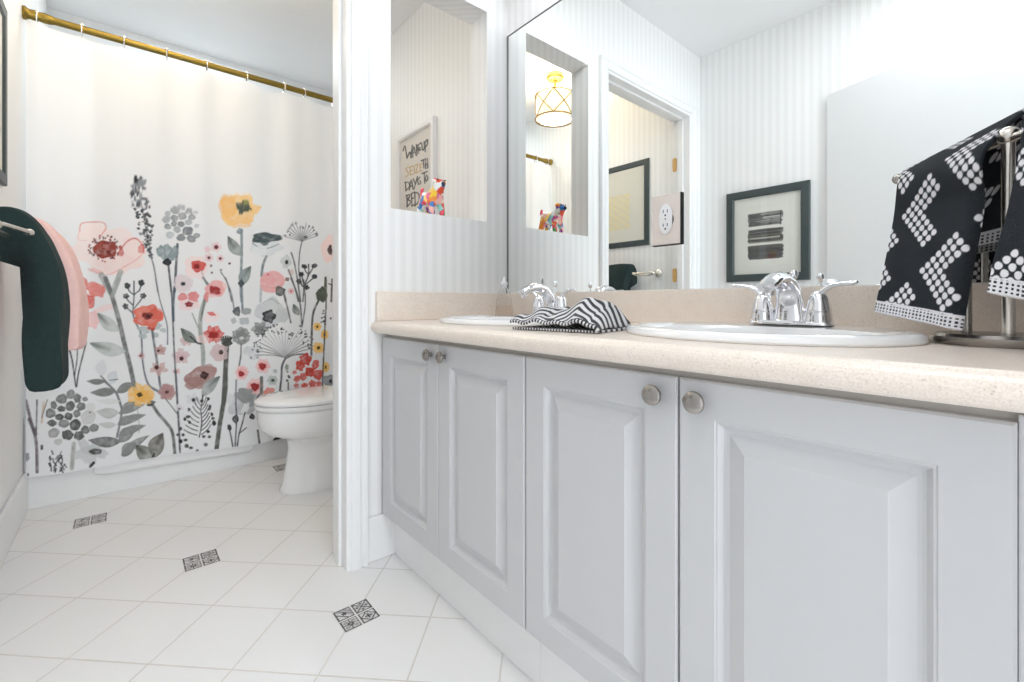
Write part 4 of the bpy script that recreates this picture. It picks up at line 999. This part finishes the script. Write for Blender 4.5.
# ------------------------------------------------------------------ figurine on the sill of the opening
def figurine():
    o = (0.886, 1.503, NZ0 + .0005)
    # joints: (x, y forward is -y, z), radius
    J = {'rump': (0, .036, .070, .025), 'mid': (0, .005, .068, .024), 'chest': (0, -.026, .072, .026), 'neck': (0, -.044, .092, .016), 'head': (0, -.052, .108, .0165), 'snout': (0, -.070, .103, .0095), 'nose': (0, -.079, .104, .006),
         'tail1': (0, .056, .084, .008), 'tail2': (0, .064, .104, .006), 'tail3': (0, .058, .118, .004)}
    E = [('mid', 'rump'), ('mid', 'chest'), ('chest', 'neck'), ('neck', 'head'), ('head', 'snout'), ('snout', 'nose'), ('rump', 'tail1'), ('tail1', 'tail2'), ('tail2', 'tail3')]
    for s_, n_ in ((-1, 'l'), (1, 'r')):
        J['fh' + n_] = (s_ * .016, -.030, .046, .0115); J['fk' + n_] = (s_ * .018, -.034, .022, .0095); J['ff' + n_] = (s_ * .018, -.038, .0075, .0100)
        J['bh' + n_] = (s_ * .017, .038, .050, .0145); J['bk' + n_] = (s_ * .018, .048, .026, .0095); J['bf' + n_] = (s_ * .018, .042, .0075, .0100)
        J['ear' + n_] = (s_ * .016, -.046, .120, .006); J['eart' + n_] = (s_ * .024, -.042, .112, .0045)
        E += [('chest', 'fh' + n_), ('fh' + n_, 'fk' + n_), ('fk' + n_, 'ff' + n_), ('rump', 'bh' + n_), ('bh' + n_, 'bk' + n_), ('bk' + n_, 'bf' + n_), ('head', 'ear' + n_), ('ear' + n_, 'eart' + n_)]
    K = list(J); me = bpy.data.meshes.new('dog_figurine')
    me.from_pydata([J[k][:3] for k in K], [(K.index(a), K.index(b)) for a, b in E], [])
    ob = bpy.data.objects.new('dog_figurine', me); COL.objects.link(ob)
    sk = ob.modifiers.new('skin', 'SKIN'); sk.use_smooth_shade = True
    lay = me.skin_vertices[0].data
    for i, k in enumerate(K): lay[i].radius = (J[k][3], J[k][3]); lay[i].use_root = (k == 'mid')
    sb = ob.modifiers.new('sub', 'SUBSURF'); sb.levels = sb.render_levels = 3
    dg = bpy.context.evaluated_depsgraph_get(); dg.update()
    m2 = bpy.data.meshes.new_from_object(ob.evaluated_get(dg))
    ob.modifiers.clear(); ob.data = m2; m2.name = 'dog_figurine'
    n = len(m2.vertices); co = np.empty(n * 3, np.float32); m2.vertices.foreach_get('co', co); co = co.reshape(-1, 3)
    co[:, 2] -= co[:, 2].min(); m2.vertices.foreach_set('co', co.ravel())
    r = np.random.RandomState(11); S = r.uniform([-.03, -.085, 0], [.03, .07, .125], (150, 3))
    pal = [(232, 74, 96), (244, 150, 60), (250, 206, 60), (70, 160, 80), (236, 100, 160), (250, 250, 250), (60, 130, 200), (240, 90, 60), (250, 250, 250), (146, 84, 160), (252, 190, 180), (250, 224, 200), (150, 214, 206), (250, 250, 250), (246, 150, 176), (250, 246, 240), (255, 214, 110)]
    pc = np.array([lin(*pal[i % len(pal)]) for i in r.permutation(150)])
    D = ((co[:, None, :] - S[None]) ** 2).sum(-1); ix = D.argmin(1); C = pc[ix]
    C[(co[:, 1] < -.074)] = lin(40, 34, 44)
    a = m2.color_attributes.new('print', 'FLOAT_COLOR', 'POINT'); c4 = np.ones((n, 4), np.float32); c4[:, :3] = C; a.data.foreach_set('color', c4.ravel())
    m2.materials.clear(); m2.materials.append(M_ENAMEL)
    m2.polygons.foreach_set('use_smooth', [True] * len(m2.polygons))
    ob.location = o; ob.scale = (1.22, 1.15, 1.15)
    tag(ob, 'small multicoloured patchwork dog figurine standing on the sill of the wall opening', 'figurine')
    for s_ in (-1, 1):
        e = MB(); e.ball((o[0] + s_ * .0125, o[1] - .062, o[2] + .110), .0030, n=8); e.build('eye', M_DARK, ob, smooth=True)
figurine()

# ------------------------------------------------------------------ towel rack with its two towels on the bathroom wall
def rack():
    y0, z0 = 1.672, 1.050
    t = thing('towel_rack', (XB, y0, z0), 'wall-mounted satin metal towel rack with two arms, below the black framed print', 'towel rack')
    m = MB(); m.lathe([(0, .0006), (.026, .0006), (.027, .006), (.022, .011), (.011, .014), (.010, .05), (0, .05)], (XB, y0, z0), 'x', 28); m.build('wall_plate', M_STEEL, t, smooth=True)
    m = MB(); m.ball((-.243, y0, z0), .015); m.tube([(-.265, y0, z0), (-.243, y0, z0)], .010); m.build('hub', M_STEEL, t, smooth=True)
    for ex, ey, ez, dz in ((-.197, 1.800, 1.048, .004), (-.236, 2.30, 1.040, -.010)):
        m = MB(); m.tube([(-.243, y0, z0 + dz), (-.240 + (ex + .240) * .2, y0 + .04, z0 + dz * 1.4), (ex, ey - .03, ez), (ex, ey - .012, ez)], .0062, n=14)
        m.tube([(ex, ey - .022, ez), (ex, ey - .016, ez), (ex, ey - .008, ez), (ex, ey, ez), (ex, ey + .006, ez)], [.006, .0095, .0115, .0095, .003], n=16)
        m.build('arm', M_STEEL, t, smooth=True)
rack()
def folded_towel(name, label, y0, y1, ctr, wid, mat, seed, hem=None, lean=0.0):
    "thick folded towel hung over a bar: a padded centre line (x, z) carried along y"
    r = np.random.RandomState(seed); N = 40
    P = [Vector((a, 0, b)) for a, b in ctr]; Q = []
    for i in range(len(P) - 1):
        p0, p1, p2, p3 = P[max(i-1, 0)], P[i], P[i+1], P[min(i+2, len(P)-1)]
        for j in range(8):
            u = j / 8; Q.append(.5 * (2*p1 + (p2-p0)*u + (2*p0-5*p1+4*p2-p3)*u*u + (3*p1-p0-3*p2+p3)*u**3))
    Q.append(P[-1]); K = len(Q)
    def outline(f):
        A, B = [], []
        for i, q in enumerate(Q):
            tq = (Q[min(i+1, K-1)] - Q[max(i-1, 0)]).normalized(); nq = Vector((-tq.z, 0, tq.x))
            s = i / (K - 1); w = np.interp(s, np.linspace(0, 1, len(wid)), wid) * .5 * f
            e = min(s, 1 - s) * (K - 1); w *= min(1, .70 + .15 * e)
            A.append(q + nq * w); B.append(q - nq * w)
        return A + B[::-1]
    R = []; L = y1 - y0
    for i in range(N + 1):
        s = i / N; e = min(s, 1 - s) * L
        f = .82 + .18 * min(1, e / .018) ** .5
        o = outline(f); k = len(o); ph = r.uniform(0, 6.3)
        R.append([(q.x + .0035 * math.sin(9 * s + q.z * 22) + lean * s, y0 + L * s, q.z + .004 * math.sin(5 * s + q.x * 30)) for q in o])
    m = MB(); m.rings(R); o = m.build(name, mat, None, smooth=False)
    o.data.polygons.foreach_set('use_smooth', [True] * len(o.data.polygons))
    sb = o.modifiers.new('soft', 'SUBSURF'); sb.levels = sb.render_levels = 1
    tag(o, label, 'towel', 'towels hung on the bathroom towel rack')
    return o
folded_towel('hand_towel', 'dark green-black folded towel hanging nearest on the rack at the left edge', 1.83, 2.06,
             [(-.176, .602), (-.174, .75), (-.177, .92), (-.188, 1.005), (-.216, 1.078), (-.254, 1.100), (-.283, 1.05), (-.283, .985)], [.078, .080, .078, .066, .050, .046, .044, .042], M_TEAL, 2)
pk = folded_towel('hand_towel', 'pale pink folded towel hanging behind the dark towel at the left edge', 2.085, 2.30,
             [(-.150, .695), (-.150, .80), (-.160, .95), (-.178, 1.03), (-.214, 1.096), (-.254, 1.106), (-.284, 1.05), (-.284, .99)], [.078, .078, .074, .064, .050, .046, .042, .040], M_PINK, 4, lean=.012)

# ------------------------------------------------------------------ soap bottle, striped cloth, towel stand
def bottle():
    x, y, z = 1.108, 1.338, ZT + .0005
    b = thing('soap_bottle', (x, y, z), 'small clear soap bottle in the far corner of the counter', 'bottle')
    m = MB(); m.lathe([(0, 0), (.030, 0), (.034, .004), (.034, .030), (.031, .060), (.024, .090), (.016, .112), (.0115, .120), (.0115, .128), (.010, .128), (.010, .120), (.0145, .111), (.0225, .089), (.0295, .059), (.0325, .030), (.0325, .005), (0, .003)], (x, y, z), 'z', 36); m.build('body', M_GLASS, b, smooth=True)
    m = MB(); m.lathe([(0, .0035), (.0318, .0055), (.0318, .030), (.0300, .050), (0, .050)], (x, y, z), 'z', 36); m.build('liquid', M_SOAP, b, smooth=True)
    m = MB(); m.lathe([(0, .118), (.0095, .118), (.0095, .128), (.0135, .1285), (.0135, .138), (.008, .141), (.0055, .150), (.0035, .160), (0, .161)], (x, y, z), 'z', 24); m.build('cap', M_PLASTIC, b, smooth=True)
bottle()

def wash_cloth():
    z0 = ZT + .0035
    Lw, Rw = Vector((.680, .792, z0)), Vector((.716, .578, z0)); ed = (Rw - Lw); LEN = ed.length; ed.normalize(); bk = Vector((-ed.y, ed.x, 0))
    if bk.x < 0: bk = -bk
    nu, nv = 260, 330
    p, t = np.meshgrid(np.linspace(0, 1, nu), np.linspace(0, 1, nv), indexing='ij')
    hump = .042 * np.exp(-((p - .74) / .27) ** 2) + .020 * np.exp(-((p - .26) / .17) ** 2) + .003 * np.sin(13 * p)
    # fold path: (offset from the hem, height) lower sheet back, round, upper sheet forward to the upper hem
    ks = np.array([0, .18, .36, .44, .50, .56, .68, .82, .92, 1.0])
    off = np.array([.000, .060, .125, .150, .158, .152, .110, .055, .018, -.004])
    hz0 = np.array([.0005, .000, .000, .003, .012, .022, .026, .024, .019, .0145])
    hz1 = np.array([0, 0, 0, .05, .35, .75, 1.0, .55, .16, .0])
    O = np.interp(t, ks, off); Z0 = np.interp(t, ks, hz0); Z1 = np.interp(t, ks, hz1)
    def sm(a, k=9):
        ker = np.ones(k) / k; pad = np.pad(a, ((0, 0), (k//2, k//2)), mode='edge')
        return np.apply_along_axis(lambda v: np.convolve(v, ker, 'valid'), 1, pad)
    O, Z0, Z1 = sm(O), sm(Z0), sm(Z1)
    top = np.clip((t - .44) / .12, 0, 1)
    curl = np.clip((p - .86) / .14, 0, 1)                     # near end of the upper sheet rolls down to the counter
    zz = Z0 + Z1 * hump
    roll = np.sqrt(np.clip(1 - curl ** 2, 0, 1))
    zz = np.where(top > 0, .001 + .0065 * (1 - roll) * 0 + (zz - .001) * (1 - top * (1 - np.maximum(roll, .12))), zz)
    wr = .0035 * np.sin(26 * p + 30 * O) * top + .0025 * np.sin(60 * O - 14 * p) * top
    zz = np.maximum(zz + wr * np.clip(zz / .02, 0, 1), 0)
    along = p * LEN - .012 * np.sin(O * 16) * top + .010 * top * (p - .5)
    X = Lw.x + ed.x * along + bk.x * O; Y = Lw.y + ed.y * along + bk.y * O; Z = z0 + zz
    S = np.concatenate([np.zeros((nu, 1)), np.cumsum(np.sqrt(np.diff(O, axis=1) ** 2 + np.diff(zz, axis=1) ** 2), 1)], 1)
    A = p * LEN
    tri = np.abs(((A / .088 + .25) % 1) - .5) * 2
    f = ((S * .9 + A * .30 + .034 * tri) / .0215) % 1
    w = np.clip((np.abs(f - .5) - .235) / .03 + .5, 0, 1)[..., None]
    C = np.array(lin(30, 32, 38)) * (1 - w) + np.array(lin(232, 231, 233)) * w
    edge = np.minimum(S, S[:, -1:] - S)
    he = edge < .0075; dash = ((A / .0075) % 1 < .5)
    C[he & dash] = lin(28, 30, 36); C[he & ~dash] = lin(234, 233, 235)
    he2 = (edge >= .0075) & (edge < .011); C[he2] = lin(28, 30, 36)
    c = grid_mesh('wash_cloth', X, Y, Z, M_CLOTH, None, C, solid=.005)
    tag(c, 'folded black and white zigzag washcloth lying on the counter between the two sinks', 'washcloth')
wash_cloth()

PX, PY = 0.985, 0.030
def arm_point(s):          # along the arm of the stand: 0 at the pole, 1 at the far end
    a, b = Vector((PX, PY, 1.098)), Vector((1.140, .178, 1.098)); return a + (b - a) * s
def towel_stand():
    t = thing('towel_stand', (1.0, .035, ZT), 'brushed nickel countertop towel stand at the right end of the vanity', 'towel stand')
    m = MB(); m.lathe([(0, .0005), (.076, .0005), (.078, .004), (.078, .012), (.074, .0165), (.02, .018), (0, .018)], (1.0, .035, ZT), 'z', 56); m.build('base', M_NICKEL, t, smooth=True)
    m = MB(); m.tube([(PX, PY, ZT + .015), (PX, PY, 1.100)], .0075, n=20); m.build('pole', M_STEEL, t, smooth=True)
    m = MB(); m.tube([(1.034, .077, ZT + .015), (1.034, .077, .95), (1.034, .077, 1.096)], .0065, n=16); m.build('brace', M_NICKEL, t, smooth=True)
    m = MB(); m.tube([arm_point(-.62), arm_point(1.0)], .0065, n=18); a = m.build('arm', M_STEEL, t, smooth=True)
    for s in (1.0, -.62):
        m = MB(); q = arm_point(s); m.ball(q, .0105, n=18); m.build('end_knob', M_NICKEL, a, smooth=True)
    m = MB(); m.ball((PX, PY, 1.103), .0135, n=20); m.build('finial', M_STEEL, t, smooth=True)
towel_stand()
def dots_pattern(A, B, hemdist, hemw, seed=0):
    "knitted dots: A, B metres across and along the cloth"
    C = np.empty(A.shape + (3,), np.float32); C[:] = lin(26, 33, 40)
    a, b = (A + B) / .0190, (A - B) / .0190
    i, j = np.floor(a), np.floor(b); fa, fb = a - i - .5, b - j - .5
    mi, mj = np.mod(i + 2 * np.floor(j / 9), 9), np.mod(j, 9)
    on = ((mi < 3) & (mj < 7)) | ((mj < 3) & (mi < 7) & (mi > 1))
    r = np.hypot(fa * 1.0, fb * 1.0) * (1 + .04 * np.sin(3 * np.arctan2(fb, fa) + i * 2.1))
    w = (np.clip((.46 - r) / .10, 0, 1) * on)[..., None]
    C = C * (1 - w) + np.array(lin(240, 238, 242), np.float32) * w
    h = hemdist < hemw
    C[h] = lin(236, 235, 240)
    k = h & (hemdist > hemw * .12) & (hemdist < hemw * .88)
    q = (np.mod(A / .0076, 1) < .5) & (np.mod(hemdist / (hemw * .253), 1) > .45)
    C[k & q] = lin(34, 36, 44)
    return C
def draped(name, label, rows, ts, nu=180, nv=420, hem=.022, ripple=.006, curl=.0, seed=0, ph=0.0):
    "rows: list of (left point, right point) from the front hem over the bar to the back hem"
    s, t = np.meshgrid(np.linspace(0, 1, nu), np.linspace(0, 1, nv), indexing='ij')
    P = []
    ts = np.array(ts)
    for c in range(3):
        L = np.array([r[0][c] for r in rows]); R = np.array([r[1][c] for r in rows])
        def cr(v):
            k = np.clip(np.searchsorted(ts, t, 'right') - 1, 0, len(ts) - 2)
            u = (t - ts[k]) / (ts[k+1] - ts[k]); n = len(v)
            g = np.gradient(v, ts); h = ts[k+1] - ts[k]
            return (2*u**3 - 3*u**2 + 1) * v[k] + (u**3 - 2*u**2 + u) * h * g[k] + (-2*u**3 + 3*u**2) * v[k+1] + (u**3 - u**2) * h * g[k+1]
        P.append(cr(L) * (1 - s) + cr(R) * s)
    X, Y, Z = P
    front = np.clip(1 - t / .5, 0, 1)
    d = ripple * (np.sin(s * 7.5 + ph + 2 * t) + .5 * np.sin(s * 15 + 4 * t)) * front
    X = X - .80 * d; Y = Y + .6 * d * 0
    X = X + curl * np.clip((s - .84) / .16, 0, 1) ** 2 * np.clip((front) * 3, 0, 1)
    step = np.sqrt(np.diff(X, axis=1) ** 2 + np.diff(Y, axis=1) ** 2 + np.diff(Z, axis=1) ** 2)
    B = np.concatenate([np.zeros((nu, 1)), np.cumsum(step, 1)], 1)
    A = s * (np.linalg.norm(np.array(rows[0][1]) - np.array(rows[0][0])) + .03)
    C = dots_pattern(A + seed * .013, B, np.minimum(B, B[:, -1:] - B), hem)
    o = grid_mesh(name, X, Y, Z, M_TOWEL, None, C, solid=.006)
    tag(o, label, 'towel', 'dotted towels hung on the countertop stand')
    return o
draped('hand_towel', 'white-dotted black hand towel hanging whole on the left arm of the countertop stand',
       [(at(876, 312, .80), at(960, 331, .645)), (at(887, 262, .82), at(972, 262, .655)), (at(896, 214, .838), at(984, 195, .655)), (at(900, 180, .832), at(989, 144, .655)),
        (at(904, 172, .866), at(1036, 104, .705)), (at(908, 181, .893), at(1040, 128, .700)), (at(908, 215, .898), at(1032, 175, .722)), (at(908, 262, .898), at(1022, 236, .735))],
       [0, .2, .38, .47, .53, .60, .75, 1.0], curl=.018)
q0, q1 = arm_point(-.12), arm_point(-.58)
fwd = Vector((-.63, .77, 0)) * .0
draped('hand_towel', 'white-dotted black hand towel right of the countertop stand pole, cut off by the photo edge',
       [(at(989, 293, .575), at(1120, 318, .46)), (at(998, 250, .585), at(1120, 262, .465)), (at(1011, 205, .598), at(1122, 190, .475)), (at(1022, 150, .610), at(1125, 110, .490)),
        (q0 + Vector((.010, .0, .024)), q1 + Vector((.010, 0, .024))), (q0 + Vector((.034, -.016, .004)), q1 + Vector((.034, -.02, .004))), (q0 + Vector((.040, -.020, -.06)), q1 + Vector((.04, -.03, -.06))), (q0 + Vector((.040, -.022, -.16)), q1 + Vector((.04, -.03, -.16)))],
       [0, .2, .36, .46, .53, .60, .75, 1.0], seed=3, ph=2.0, ripple=.004)
